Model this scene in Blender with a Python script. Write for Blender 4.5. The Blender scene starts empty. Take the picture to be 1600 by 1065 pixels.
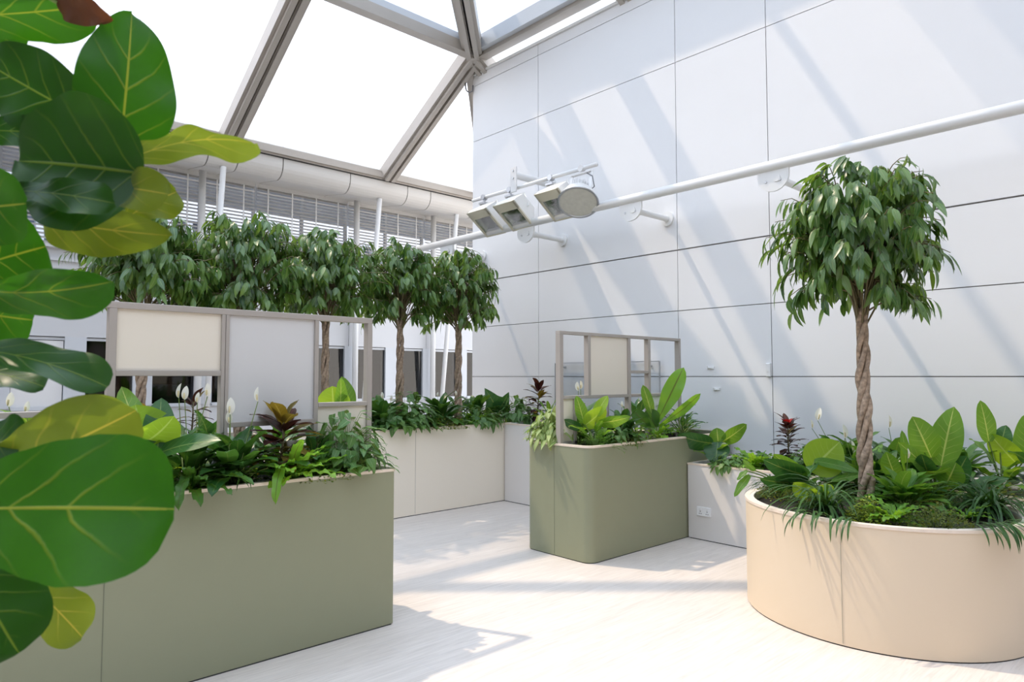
import bpy, math, random
from mathutils import Vector, Matrix
C = bpy.context.scene.collection
R = math.radians
PI = math.pi
# ------------------------------------------------------------------ camera
CAMH, FPX = 1.6, 1066.0
PITCH, AZ = math.atan(55.5/FPX), R(42.8)
FWD, RGT = Vector((math.sin(AZ), math.cos(AZ), 0)), Vector((math.cos(AZ), -math.sin(AZ), 0))
cam_d = bpy.data.cameras.new('camera'); cam = bpy.data.objects.new('camera', cam_d); C.objects.link(cam)
cam.location = (0, 0, CAMH); cam.rotation_euler = (PI/2+PITCH, 0, -AZ)
cam_d.sensor_width = 36; cam_d.lens = FPX/1600*36; cam_d.clip_start = .05; cam_d.clip_end = 300
cam_d.dof.use_dof = True; cam_d.dof.focus_distance = 5.5; cam_d.dof.aperture_fstop = 6.3
bpy.context.scene.camera = cam
def az_of(px): return AZ + math.atan((px-800)/(FPX/math.cos(PITCH)))
def xat(px, Y): return Y*math.tan(az_of(px))
def yat(px, X): return X/math.tan(az_of(px))
def at(px, py, dist):
    u, v = (px-800)/FPX, -(py-532.5)/FPX
    fw = math.cos(PITCH)-v*math.sin(PITCH); up = math.sin(PITCH)+v*math.cos(PITCH)
    return Vector((0, 0, CAMH)) + (FWD*fw + RGT*u + Vector((0, 0, up)))*dist

# ------------------------------------------------------------------ materials
def mat(name):
    m = bpy.data.materials.new(name); m.use_nodes = True
    nt = m.node_tree; nt.nodes.clear()
    o = nt.nodes.new('ShaderNodeOutputMaterial')
    return m, nt, o
def N(nt, typ, **kw):
    n = nt.nodes.new(typ)
    for k, v in kw.items():
        if k[:2] == 'i_':
            key = k[2:]
            n.inputs[int(key) if key.isdigit() else key.replace('_', ' ')].default_value = v
        else: setattr(n, k, v)
    return n
def L(nt, a, b): nt.links.new(a, b)
def c4(c): return (c[0], c[1], c[2], 1)
def srgb(r, g, b):
    f = lambda x: (x/255/12.92) if x/255 <= .04045 else ((x/255+.055)/1.055)**2.4
    return (f(r), f(g), f(b))
def plain(name, col, rough=.5, metal=0, spec=.5, noise=.0, nscale=8, bump=0, bscale=60, coat=0):
    m, nt, o = mat(name)
    b = N(nt, 'ShaderNodeBsdfPrincipled'); b.inputs['Base Color'].default_value = c4(col)
    b.inputs['Roughness'].default_value = rough; b.inputs['Metallic'].default_value = metal
    b.inputs['Specular IOR Level'].default_value = spec; b.inputs['Coat Weight'].default_value = coat
    if noise or bump: tc = N(nt, 'ShaderNodeTexCoord')
    if noise:
        n = N(nt, 'ShaderNodeTexNoise', i_Scale=nscale, i_Detail=4.0); L(nt, tc.outputs['Object'], n.inputs['Vector'])
        r = N(nt, 'ShaderNodeValToRGB'); e = r.color_ramp.elements
        e[0].position, e[1].position = .3, .7
        e[0].color = c4([x*(1-noise) for x in col]); e[1].color = c4([min(1, x*(1+noise)) for x in col])
        L(nt, n.outputs['Fac'], r.inputs['Fac']); L(nt, r.outputs['Color'], b.inputs['Base Color'])
    if bump:
        n2 = N(nt, 'ShaderNodeTexNoise', i_Scale=bscale, i_Detail=3.0); L(nt, tc.outputs['Object'], n2.inputs['Vector'])
        bp = N(nt, 'ShaderNodeBump', i_Strength=bump, i_Distance=.01); L(nt, n2.outputs['Fac'], bp.inputs['Height'])
        L(nt, bp.outputs['Normal'], b.inputs['Normal'])
    L(nt, b.outputs['BSDF'], o.inputs['Surface'])
    return m
def leafmat(name, c1, c2, vein=None, nv=7, vw=.06, trans=.3, tcol=None, rough=.35, side=.5, mottle=.25, spec=.38):
    """two greens mixed leaf by leaf, pale midrib and side veins drawn from the leaf's own UV"""
    m, nt, o = mat(name)
    geo = N(nt, 'ShaderNodeNewGeometry'); uv = N(nt, 'ShaderNodeUVMap'); tc = N(nt, 'ShaderNodeTexCoord')
    mx = N(nt, 'ShaderNodeMix', data_type='RGBA'); mx.inputs[6].default_value = c4(c1); mx.inputs[7].default_value = c4(c2)
    nz = N(nt, 'ShaderNodeTexNoise', i_Scale=14.0, i_Detail=3.0); L(nt, tc.outputs['Object'], nz.inputs['Vector'])
    ma = N(nt, 'ShaderNodeMath', operation='MULTIPLY_ADD'); ma.inputs[1].default_value = mottle; ma.inputs[2].default_value = -mottle/2
    L(nt, nz.outputs['Fac'], ma.inputs[0])
    ad = N(nt, 'ShaderNodeMath', operation='ADD', use_clamp=True); L(nt, geo.outputs['Random Per Island'], ad.inputs[0]); L(nt, ma.outputs[0], ad.inputs[1])
    L(nt, ad.outputs[0], mx.inputs[0])
    col = mx.outputs[2]
    sx = N(nt, 'ShaderNodeSeparateXYZ'); L(nt, uv.outputs['UV'], sx.inputs[0])
    if vein:
        s = N(nt, 'ShaderNodeMath', operation='SUBTRACT'); s.inputs[1].default_value = .5; L(nt, sx.outputs['X'], s.inputs[0])
        a = N(nt, 'ShaderNodeMath', operation='ABSOLUTE'); L(nt, s.outputs[0], a.inputs[0])
        lt = N(nt, 'ShaderNodeMapRange', interpolation_type='SMOOTHSTEP'); lt.inputs['From Min'].default_value = vw*.35; lt.inputs['From Max'].default_value = vw*.7
        lt.inputs['To Min'].default_value = 1; lt.inputs['To Max'].default_value = 0; L(nt, a.outputs[0], lt.inputs['Value'])
        p1 = N(nt, 'ShaderNodeMath', operation='MULTIPLY'); p1.inputs[1].default_value = nv; L(nt, sx.outputs['Y'], p1.inputs[0])
        p2 = N(nt, 'ShaderNodeMath', operation='MULTIPLY_ADD'); p2.inputs[1].default_value = -3.0; L(nt, a.outputs[0], p2.inputs[0])
        wz = N(nt, 'ShaderNodeMath', operation='MULTIPLY_ADD'); wz.inputs[1].default_value = .5; L(nt, nz.outputs['Fac'], wz.inputs[0]); L(nt, p1.outputs[0], wz.inputs[2]); L(nt, wz.outputs[0], p2.inputs[2])
        fr = N(nt, 'ShaderNodeMath', operation='FRACT'); L(nt, p2.outputs[0], fr.inputs[0])
        f2 = N(nt, 'ShaderNodeMath', operation='SUBTRACT'); f2.inputs[1].default_value = .5; L(nt, fr.outputs[0], f2.inputs[0])
        f3 = N(nt, 'ShaderNodeMath', operation='ABSOLUTE'); L(nt, f2.outputs[0], f3.inputs[0])
        l2 = N(nt, 'ShaderNodeMapRange', interpolation_type='SMOOTHSTEP'); l2.inputs['From Min'].default_value = .015; l2.inputs['From Max'].default_value = .07
        l2.inputs['To Min'].default_value = side; l2.inputs['To Max'].default_value = 0; L(nt, f3.outputs[0], l2.inputs['Value'])
        fd = N(nt, 'ShaderNodeMapRange'); fd.inputs['From Min'].default_value = .68; fd.inputs['From Max'].default_value = .92; fd.inputs['To Min'].default_value = 1; fd.inputs['To Max'].default_value = 0; L(nt, sx.outputs['Y'], fd.inputs['Value'])
        fe = N(nt, 'ShaderNodeMapRange'); fe.inputs['From Min'].default_value = .1; fe.inputs['From Max'].default_value = .47; fe.inputs['To Min'].default_value = 1; fe.inputs['To Max'].default_value = .15; L(nt, a.outputs[0], fe.inputs['Value'])
        q1 = N(nt, 'ShaderNodeMath', operation='MULTIPLY'); L(nt, l2.outputs[0], q1.inputs[0]); L(nt, fd.outputs[0], q1.inputs[1])
        q2 = N(nt, 'ShaderNodeMath', operation='MULTIPLY'); L(nt, q1.outputs[0], q2.inputs[0]); L(nt, fe.outputs[0], q2.inputs[1])
        mm = N(nt, 'ShaderNodeMath', operation='MAXIMUM'); L(nt, lt.outputs[0], mm.inputs[0]); L(nt, q2.outputs[0], mm.inputs[1])
        m2 = N(nt, 'ShaderNodeMix', data_type='RGBA'); m2.inputs[7].default_value = c4(vein)
        L(nt, mm.outputs[0], m2.inputs[0]); L(nt, col, m2.inputs[6]); col = m2.outputs[2]
    b = N(nt, 'ShaderNodeBsdfPrincipled'); b.inputs['Roughness'].default_value = rough; b.inputs['Specular IOR Level'].default_value = spec
    L(nt, col, b.inputs['Base Color'])
    if vein:
        bp = N(nt, 'ShaderNodeBump', i_Strength=.35, i_Distance=.004); L(nt, mm.outputs[0], bp.inputs['Height']); L(nt, bp.outputs['Normal'], b.inputs['Normal'])
    if trans:
        t = N(nt, 'ShaderNodeBsdfTranslucent')
        tm = N(nt, 'ShaderNodeMix', data_type='RGBA', blend_type='MULTIPLY'); tm.inputs[0].default_value = 1
        L(nt, col, tm.inputs[6]); tm.inputs[7].default_value = c4(tcol or (3.2, 2.6, 1.2)); L(nt, tm.outputs[2], t.inputs['Color'])
        ms = N(nt, 'ShaderNodeMixShader'); ms.inputs[0].default_value = trans
        L(nt, b.outputs['BSDF'], ms.inputs[1]); L(nt, t.outputs['BSDF'], ms.inputs[2]); L(nt, ms.outputs[0], o.inputs['Surface'])
    else: L(nt, b.outputs['BSDF'], o.inputs['Surface'])
    return m
def glassmat(name, tint, gloss=.08, rough=.02):
    m, nt, o = mat(name)
    t = N(nt, 'ShaderNodeBsdfTransparent'); t.inputs['Color'].default_value = c4(tint)
    g = N(nt, 'ShaderNodeBsdfGlossy'); g.inputs['Roughness'].default_value = rough
    lw = N(nt, 'ShaderNodeLayerWeight', i_Blend=.25)
    mr = N(nt, 'ShaderNodeMapRange'); mr.inputs['To Min'].default_value = gloss; mr.inputs['To Max'].default_value = .35; L(nt, lw.outputs['Fresnel'], mr.inputs['Value'])
    ms = N(nt, 'ShaderNodeMixShader'); L(nt, mr.outputs[0], ms.inputs[0]); L(nt, t.outputs[0], ms.inputs[1]); L(nt, g.outputs[0], ms.inputs[2])
    L(nt, ms.outputs[0], o.inputs['Surface']); return m

M = {}
M['white_wall'] = plain('white wall panel', (.785, .787, .795), .45, noise=.012, nscale=1.2)
M['joint'] = plain('dark panel joint', (.30, .28, .26), .8)
M['panel_grey'] = plain('warm grey laminate', (.60, .595, .59), .45)
M['sage_seam'] = plain('sage panel seam', (.17, .18, .12), .7)
M['white_paint'] = plain('white paint', (.78, .78, .77), .35)
M['facade'] = plain('facade panel', (.59, .595, .61), .45)
M['beam'] = plain('taupe aluminium', (.42, .385, .345), .4, noise=.04, nscale=3)
M['gap'] = plain('dark gap', (.03, .03, .03), .8)
M['mullion'] = plain('pale glazing bar', (.55, .58, .62), .3)
M['duct'] = plain('pale grey bulkhead', (.62, .60, .57), .3)
M['screen_frame'] = plain('taupe powder coat', (.37, .335, .30), .45)
M['cream'] = plain('cream laminate', (.74, .68, .58), .45)
M['beige'] = plain('cream planter laminate', (.88, .80, .68), .45, spec=.35)
M['pale_grey'] = plain('pale grey laminate', (.78, .745, .72), .42)
M['light_grey'] = plain('light grey laminate', (.74, .73, .72), .45)
M['sage'] = plain('sage green laminate', (.265, .275, .18), .42, noise=.01, spec=.35)
M['oval'] = plain('warm cream laminate', (.72, .59, .44), .45, spec=.35)
M['rim'] = plain('pale birch edge', (.78, .66, .55), .5, noise=.05, nscale=30)
M['soil'] = plain('dark potting soil', (.022, .016, .012), .95, noise=.6, nscale=60, bump=.8, bscale=90)
M['metal'] = plain('brushed steel', (.55, .56, .58), .3, metal=.9)
M['dark_metal'] = plain('dark steel', (.18, .18, .19), .4, metal=.6)
M['lamp_white'] = plain('lamp housing white', (.76, .75, .72), .35)
M['lamp_cream'] = plain('lamp face cream', (.66, .62, .50), .4)
M['reflector'] = plain('lamp reflector', (.62, .64, .60), .22, metal=.75, noise=.3, nscale=12)
M['lens'] = plain('frosted lamp lens', (.66, .66, .60), .25, noise=.05, nscale=20)
M['blind'] = plain('grey blind slat', (.60, .585, .565), .4)
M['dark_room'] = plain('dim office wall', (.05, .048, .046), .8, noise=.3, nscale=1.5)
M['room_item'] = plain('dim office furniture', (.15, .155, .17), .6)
M['frame_grey'] = plain('window frame grey white', (.58, .60, .63), .4)
M['fins'] = plain('outside white fins', (.74, .76, .82), .6)
M['far_glass'] = plain('outside window glass', (.16, .19, .26), .25)
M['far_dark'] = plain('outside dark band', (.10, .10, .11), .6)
M['white_plastic'] = plain('white plastic', (.82, .82, .82), .3)
M['board_glass'] = glassmat('pale writing glass', (.97, .98, .985), .02, .05)
M['window_glass'] = glassmat('office window glass', (.55, .55, .56), .05, .03)
M['roof_glass'] = glassmat('roof glass', (.96, .97, .98), .03, .02)
M['far_wall'] = plain('grey far wall', (.22, .205, .19), .7)
M['seam'] = plain('laminate seam', (.42, .40, .33), .7)
M['bark'] = plain('braided bark', (.36, .265, .19), .7, noise=.42, nscale=38, bump=.6, bscale=60)
M['twig'] = plain('green brown twig', (.16, .13, .06), .6)
M['stem'] = plain('green stem', (.16, .24, .05), .5)
M['fig_bark'] = plain('fig bark', (.20, .15, .10), .8, noise=.3, nscale=40)
M['terracotta'] = plain('grey pot', (.35, .34, .33), .6)
M['spathe'] = leafmat('white spathe', (.86, .86, .78), (.90, .88, .82), trans=.35, tcol=(.95, .95, .8), rough=.45, mottle=.1)
M['spadix'] = plain('cream spadix', (.72, .62, .35), .7, bump=.6, bscale=300)
M['ficus'] = leafmat('ficus leaf', (.035, .105, .022), (.12, .225, .045), vein=(.16, .25, .08), nv=9, vw=.09, trans=.30, rough=.33, side=.18, spec=.8)
M['fig_dark'] = leafmat('fig leaf dark', (.010, .045, .005), (.020, .072, .007), vein=(.11, .16, .02), nv=5, vw=.022, trans=.22, tcol=(2.2, 2.6, .7), spec=.22, rough=.38, side=.55, mottle=.9)
M['fig_mid'] = leafmat('fig leaf mid', (.014, .070, .005), (.028, .11, .008), vein=(.17, .20, .03), nv=5, vw=.022, trans=.34, tcol=(2.4, 2.5, .8), spec=.22, rough=.38, side=.55, mottle=.9)
M['fig_pale'] = leafmat('fig leaf pale underside', (.09, .135, .012), (.13, .175, .02), vein=(.30, .27, .05), nv=5, vw=.024, trans=.42, tcol=(1.8, 1.7, .8), rough=.45, side=.6, mottle=.7, spec=.25)
M['fig_brown'] = leafmat('dry brown fig leaf edge', (.10, .035, .012), (.06, .02, .01), trans=.2, rough=.6)
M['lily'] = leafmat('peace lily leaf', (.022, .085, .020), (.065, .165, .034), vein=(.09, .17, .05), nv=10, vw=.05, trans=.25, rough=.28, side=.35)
M['lily_bright'] = leafmat('sunlit lily leaf', (.06, .17, .025), (.12, .26, .04), vein=(.2, .32, .1), nv=10, vw=.05, trans=.35, rough=.3, side=.35)  # lighter copy of the lily green, sunlight put into the colour
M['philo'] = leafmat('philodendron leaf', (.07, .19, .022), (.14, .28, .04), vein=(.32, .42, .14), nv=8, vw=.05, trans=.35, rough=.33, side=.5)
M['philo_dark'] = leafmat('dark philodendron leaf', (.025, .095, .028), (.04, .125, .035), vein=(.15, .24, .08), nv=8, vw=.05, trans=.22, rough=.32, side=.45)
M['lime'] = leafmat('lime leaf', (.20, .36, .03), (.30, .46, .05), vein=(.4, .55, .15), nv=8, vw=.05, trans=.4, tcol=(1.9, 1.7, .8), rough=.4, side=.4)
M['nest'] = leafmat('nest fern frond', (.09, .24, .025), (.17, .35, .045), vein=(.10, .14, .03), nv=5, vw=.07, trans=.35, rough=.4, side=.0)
M['nest_dark'] = leafmat('shaded nest fern frond', (.03, .10, .018), (.07, .17, .03), vein=(.06, .10, .03), nv=5, vw=.07, trans=.3, rough=.4, side=.0)  # darker copy of the frond green, shade put into the colour
M['croton'] = leafmat('dark purple croton leaf', (.030, .012, .014), (.075, .035, .022), vein=(.14, .03, .03), nv=8, vw=.07, trans=.2, tcol=(2, 1.2, .8), rough=.3, side=.3)
M['croton_olive'] = leafmat('bronze croton leaf', (.10, .085, .018), (.17, .13, .022), vein=(.25, .2, .06), nv=8, vw=.07, trans=.3, rough=.32, side=.4)
M['croton_red'] = leafmat('red croton leaf', (.45, .03, .02), (.35, .02, .02), trans=.3, tcol=(1.5, 1, 1), rough=.35)
M['ivy'] = leafmat('arrowhead leaf', (.055, .14, .04), (.12, .24, .07), vein=(.20, .31, .14), nv=5, vw=.07, trans=.3, rough=.35, side=.35)
M['varieg'] = leafmat('pale variegated leaf', (.16, .28, .06), (.40, .48, .20), vein=(.5, .56, .3), nv=7, vw=.1, trans=.35, tcol=(1.6, 1.5, .9), rough=.35, side=.5)
M['grass'] = leafmat('strap grass blade', (.020, .07, .016), (.05, .125, .03), trans=.25, rough=.4)
M['grass_lt'] = leafmat('light strap grass blade', (.10, .20, .04), (.20, .30, .08), trans=.3, rough=.4)
M['fine'] = leafmat('feathery fern frond', (.05, .16, .02), (.10, .24, .03), trans=.35, rough=.5)
M['creeper'] = leafmat('tiny creeper leaf', (.16, .24, .03), (.30, .38, .06), trans=.3, tcol=(1.6, 1.5, .8), rough=.5)
M['moss'] = leafmat('tiny dark creeper leaf', (.05, .09, .02), (.16, .19, .04), trans=.3, rough=.5)

def fabric():
    m, nt, o = mat('white roof blind fabric')
    tc = N(nt, 'ShaderNodeTexCoord'); mp = N(nt, 'ShaderNodeMapping'); mp.inputs['Scale'].default_value = (7, .35, .35)
    L(nt, tc.outputs['Object'], mp.inputs['Vector'])
    n = N(nt, 'ShaderNodeTexNoise', i_Scale=1.0, i_Detail=2.0); L(nt, mp.outputs[0], n.inputs['Vector'])
    rp = N(nt, 'ShaderNodeValToRGB'); e = rp.color_ramp.elements; e[0].position, e[1].position = .30, .42
    e[0].color, e[1].color = (.86, .86, .88, 1), (.95, .95, .97, 1); L(nt, n.outputs['Fac'], rp.inputs['Fac'])
    d = N(nt, 'ShaderNodeBsdfDiffuse'); t = N(nt, 'ShaderNodeBsdfTranslucent'); tr = N(nt, 'ShaderNodeBsdfTransparent')
    L(nt, rp.outputs[0], d.inputs[0]); L(nt, rp.outputs[0], t.inputs[0])
    a = N(nt, 'ShaderNodeMixShader'); a.inputs[0].default_value = .85; L(nt, d.outputs[0], a.inputs[1]); L(nt, t.outputs[0], a.inputs[2])
    b = N(nt, 'ShaderNodeMixShader'); b.inputs[0].default_value = .5; L(nt, a.outputs[0], b.inputs[1]); L(nt, tr.outputs[0], b.inputs[2])
    L(nt, b.outputs[0], o.inputs['Surface']); return m
M['fabric'] = fabric()
def floor_mat():
    m, nt, o = mat('whitewashed oak plank floor')
    tc = N(nt, 'ShaderNodeTexCoord')
    br = N(nt, 'ShaderNodeTexBrick', i_Scale=1.0); br.offset = .37
    br.inputs['Color1'].default_value = (.665, .605, .555, 1); br.inputs['Color2'].default_value = (.70, .64, .59, 1); br.inputs['Mortar'].default_value = (.62, .59, .565, 1)
    br.inputs['Mortar Size'].default_value = .0015; br.inputs['Brick Width'].default_value = 1.4; br.inputs['Row Height'].default_value = .19; br.inputs['Bias'].default_value = 0
    L(nt, tc.outputs['Object'], br.inputs['Vector'])
    mp = N(nt, 'ShaderNodeMapping'); mp.inputs['Scale'].default_value = (1.6, 26, 1); L(nt, tc.outputs['Object'], mp.inputs['Vector'])
    n = N(nt, 'ShaderNodeTexNoise', i_Scale=1.6, i_Detail=6.0, i_Roughness=.65, i_Distortion=1.2); L(nt, mp.outputs[0], n.inputs['Vector'])
    rp = N(nt, 'ShaderNodeValToRGB'); e = rp.color_ramp.elements; e[0].position, e[1].position = .32, .62; e[0].color, e[1].color = (.87, .86, .85, 1), (1.04, 1.04, 1.04, 1)
    L(nt, n.outputs['Fac'], rp.inputs['Fac'])
    mx = N(nt, 'ShaderNodeMix', data_type='RGBA', blend_type='MULTIPLY'); mx.inputs[0].default_value = 1
    L(nt, br.outputs['Color'], mx.inputs[6]); L(nt, rp.outputs[0], mx.inputs[7])
    b = N(nt, 'ShaderNodeBsdfPrincipled'); b.inputs['Roughness'].default_value = .5; b.inputs['Specular IOR Level'].default_value = .35
    L(nt, mx.outputs[2], b.inputs['Base Color'])
    bp = N(nt, 'ShaderNodeBump', i_Strength=.08, i_Distance=.004); L(nt, n.outputs['Fac'], bp.inputs['Height']); L(nt, bp.outputs['Normal'], b.inputs['Normal'])
    L(nt, b.outputs['BSDF'], o.inputs['Surface']); return m
M['floor'] = floor_mat()

# ------------------------------------------------------------------ mesh builder
GUARD = False
def through_side(pts, step):
    """would a leaf grow through the side of a planter below its rim?"""
    def ins(q):
        x, y = q.x, q.y
        if ((x-5.03)/.775)**2+((y-1.77)/.855)**2 < 1: return .735
        if -1.6 < x < 2.5 and 3.835 < y < 4.62: return 1.0
        if 4.495 < x < 6.88 and 3.875 < y < 4.66: return 1.0
        if -.6 < x < 6.88 and 6.605 < y < 7.5: return 1.0
        if 5.975 < x < 6.88 and 4.66 <= y <= 6.605: return 1.0
        if 5.975 < x < 6.88 and -2.5 < y < 3.86: return .74
        if x > 6.89: return 6.4
        return 0
    for a, b in zip(pts, pts[step:]):
        za, zb = ins(a), ins(b)
        if za != zb and min(a.z, b.z) < max(za, zb)-.004 and min(a.z, b.z) < 5: 
            if (za > 0) != (zb > 0) or abs(za-zb) > 1: return True
    return False
class MB:
    def __init__(s): s.v, s.f, s.uv, s.mi = [], [], [], []; s.cur = 0
    def add(s, vs, fs, uvs=None):
        o = len(s.v); s.v += [tuple(x) for x in vs]; s.uv += (uvs or [(0, 0)]*len(vs))
        s.f += [tuple(i+o for i in f) for f in fs]; s.mi += [s.cur]*len(fs)
        return s
    def box(s, x0, x1, y0, y1, z0, z1):
        vs = [(x, y, z) for z in (z0, z1) for y in (y0, y1) for x in (x0, x1)]
        return s.add(vs, [(0, 2, 3, 1), (4, 5, 7, 6), (0, 1, 5, 4), (2, 6, 7, 3), (0, 4, 6, 2), (1, 3, 7, 5)])
    def obox(s, c, ax, ay, az, hx, hy, hz):
        c = Vector(c); vs = [c+ax*hx*i+ay*hy*j+az*hz*k for k in (-1, 1) for j in (-1, 1) for i in (-1, 1)]
        return s.add(vs, [(0, 2, 3, 1), (4, 5, 7, 6), (0, 1, 5, 4), (2, 6, 7, 3), (0, 4, 6, 2), (1, 3, 7, 5)])
    def bar(s, a, b, w, h, up=Vector((0, 0, 1)), off=(0, 0)):
        a, b = Vector(a), Vector(b); d = (b-a).normalized(); sd = d.cross(up).normalized(); u = sd.cross(d)
        return s.obox((a+b)/2+sd*off[0]+u*off[1], d, sd, u, (b-a).length/2, w/2, h/2)
    def tube(s, pts, r, n=8, cap=True):
        pts = [Vector(p) for p in pts]; k = len(pts)
        rs = r if isinstance(r, (list, tuple)) else [r]*k
        vs, fs, uvs = [], [], []; up = None
        for i, p in enumerate(pts):
            d = (pts[min(i+1, k-1)]-pts[max(i-1, 0)])
            d = d.normalized() if d.length > 1e-9 else Vector((0, 0, 1))
            if up is None: up = Vector((0, 0, 1)) if abs(d.z) < .9 else Vector((1, 0, 0))
            sd = d.cross(up).normalized(); up = sd.cross(d).normalized()
            for j in range(n):
                a = 2*PI*j/n; vs.append(p+(sd*math.cos(a)+up*math.sin(a))*rs[i]); uvs.append((j/n, i/max(1, k-1)))
        for i in range(k-1):
            for j in range(n): fs.append((i*n+j, i*n+(j+1) % n, (i+1)*n+(j+1) % n, (i+1)*n+j))
        if cap and n > 2: fs.append(tuple(range(n-1, -1, -1))); fs.append(tuple((k-1)*n+j for j in range(n)))
        return s.add(vs, fs, uvs)
    def lathe(s, c, axis, prof, n=24, cap0=True, cap1=True):
        axis = Vector(axis).normalized(); t = Vector((0, 0, 1)) if abs(axis.z) < .9 else Vector((1, 0, 0))
        a1 = axis.cross(t).normalized(); a2 = axis.cross(a1); c = Vector(c); vs, fs = [], []
        for r, h in prof:
            for j in range(n):
                a = 2*PI*j/n; vs.append(c+axis*h+(a1*math.cos(a)+a2*math.sin(a))*r)
        k = len(prof)
        for i in range(k-1):
            for j in range(n): fs.append((i*n+j, i*n+(j+1) % n, (i+1)*n+(j+1) % n, (i+1)*n+j))
        if cap0: fs.append(tuple(range(n-1, -1, -1)))
        if cap1: fs.append(tuple((k-1)*n+j for j in range(n)))
        return s.add(vs, fs)
    def prism(s, poly, z0, z1):
        n = len(poly); vs = [(x, y, z0) for x, y in poly]+[(x, y, z1) for x, y in poly]
        fs = [tuple(range(n-1, -1, -1)), tuple(range(n, 2*n))]+[(i, (i+1) % n, n+(i+1) % n, n+i) for i in range(n)]
        return s.add(vs, fs)
    def ring(s, po, pi, z0, z1):
        n = len(po); vs = [(x, y, z) for z in (z0, z1) for P in (po, pi) for x, y in P]; fs = []
        for i in range(n):
            j = (i+1) % n
            fs += [(i, j, 2*n+j, 2*n+i), (n+j, n+i, 3*n+i, 3*n+j), (2*n+i, 2*n+j, 3*n+j, 3*n+i), (j, i, n+i, n+j)]
        return s.add(vs, fs)
    def leaf(s, p, d, n, Ln, W, prof, droop=.6, fold=.2, wave=0, wn=5, seg=6, cols=3, curl=0, ph=0, side=0, tries=0):
        p0, d0, n0 = Vector(p), Vector(d), Vector(n); p = Vector(p); d = Vector(d).normalized(); n = Vector(n)
        sv = d.cross(n)
        if sv.length < 1e-4: sv = d.cross(Vector((.3, .7, .2)))
        sv.normalize(); n = sv.cross(d); vs, uvs, fs = [], [], []; h = (cols-1)/2
        for i in range(seg+1):
            t = i/seg; w = W*.5*prof(t)
            for c in range(cols):
                u = (c-h)/h
                off = abs(u)*fold*w + wave*abs(u)**1.5*math.sin(t*wn*2*PI+ph+(PI*.6 if u > 0 else 0)) - curl*u*u*w
                vs.append(p+sv*(u*w)+n*off); uvs.append(((u+1)/2, t))
            if i < seg:
                a = droop/seg; p = p+d*(Ln/seg); ca, sa = math.cos(a), math.sin(a)
                d, n = d*ca-n*sa, n*ca+d*sa
                if side:
                    b = side/seg; cb, sb = math.cos(b), math.sin(b); d, sv = d*cb+sv*sb, sv*cb-d*sb
        if GUARD and through_side([vs[i*cols+c] for i in range(seg+1) for c in (0, cols//2, cols-1)], 3):
            if tries < 2: return s.leaf(p0, d0.normalized()+Vector((0, 0, .45)), n0, Ln, W, prof, droop*.75, fold, wave, wn, seg, cols, curl, ph, side, tries+1)
            return False
        for i in range(seg):
            for c in range(cols-1): a = i*cols+c; fs.append((a, a+1, a+cols+1, a+cols))
        return s.add(vs, fs, uvs)
    def build(s, name, mats, parent=None, smooth=False, bevel=0, loc=None):
        me = bpy.data.meshes.new(name); me.from_pydata(s.v, [], s.f)
        if not isinstance(mats, (list, tuple)): mats = [mats]
        for m in mats: me.materials.append(m)
        me.polygons.foreach_set('material_index', s.mi)
        me.polygons.foreach_set('use_smooth', [smooth]*len(s.f))
        uvl = me.uv_layers.new(name='UVMap'); li = [0]*len(me.loops); me.loops.foreach_get('vertex_index', li)
        flat = []
        for i in li: flat += s.uv[i]
        uvl.data.foreach_set('uv', flat); me.update()
        o = bpy.data.objects.new(name, me); C.objects.link(o)
        if parent:
            o.parent = parent; b = parent
            while b: o.location -= b.location; b = b.parent
        if bevel:
            bv = o.modifiers.new('bevel', 'BEVEL'); bv.width = bevel; bv.segments = 2; bv.limit_method = 'ANGLE'; bv.angle_limit = R(40)
        return o
def tag(o, label=None, cat=None, group=None, kind=None):
    if label: o['label'] = label
    if cat: o['category'] = cat
    if group: o['group'] = group
    if kind: o['kind'] = kind
    return o
def thing(name, label, cat, loc=(0, 0, 0), group=None):
    o = bpy.data.objects.new(name, None); o.empty_display_size = .1; C.objects.link(o); o.location = loc
    return tag(o, label, cat, group)
_tr = [0]
def struct(name, mb, m, parent=None, **kw):
    o = mb.build(name, m, parent, **kw)
    if not parent: o['kind'] = 'structure'
    return o
def trim(mb, m, label, **kw):
    _tr[0] += 1
    o = struct('trim_%d' % _tr[0], mb, m, **kw); o['label'] = label; o['category'] = 'roof beam' if 'beam' in label else 'trim'; return o

# ------------------------------------------------------------------ room shell
XW, YE, ZT = 6.9, 8.38, 6.45
fl = struct('floor', MB().box(-7, 16, -5, 16, -.1, 0), M['floor']); tag(fl, 'pale whitewashed wood plank floor', 'floor')
# right wall: cladding panels with open joints on a dark backing
w = MB(); w.box(XW+.03, XW+.25, -4, YE, 0, ZT); w.cur = 1
ys = [YE, 6.89, 4.56, 3.415, 1.11, -1.2, -4]; g = .0045
rows = [(0, 1.6), (1.6, 2.375), (2.375, 3.095), (3.095, 5.375), (5.375, 6.285), (6.285, ZT)]
for i in range(len(ys)-1):
    for z0, z1 in rows: w.box(XW, XW+.031, ys[i+1]+g, ys[i]-(g if i else 0), z0+(g if z0 else 0)*(2.6 if abs(z0-3.095) < .01 else 1), z1-g)
o = struct('wall_right', w, [M['joint'], M['white_wall']]); tag(o, 'tall white panel clad wall with thin dark joints', 'wall')
o = struct('trim_cap', MB().box(XW-.03, XW+.28, -4, YE+.01, ZT, ZT+.035), M['white_paint']); tag(o, 'thin white capping along the top of the panel wall', 'trim')
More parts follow.
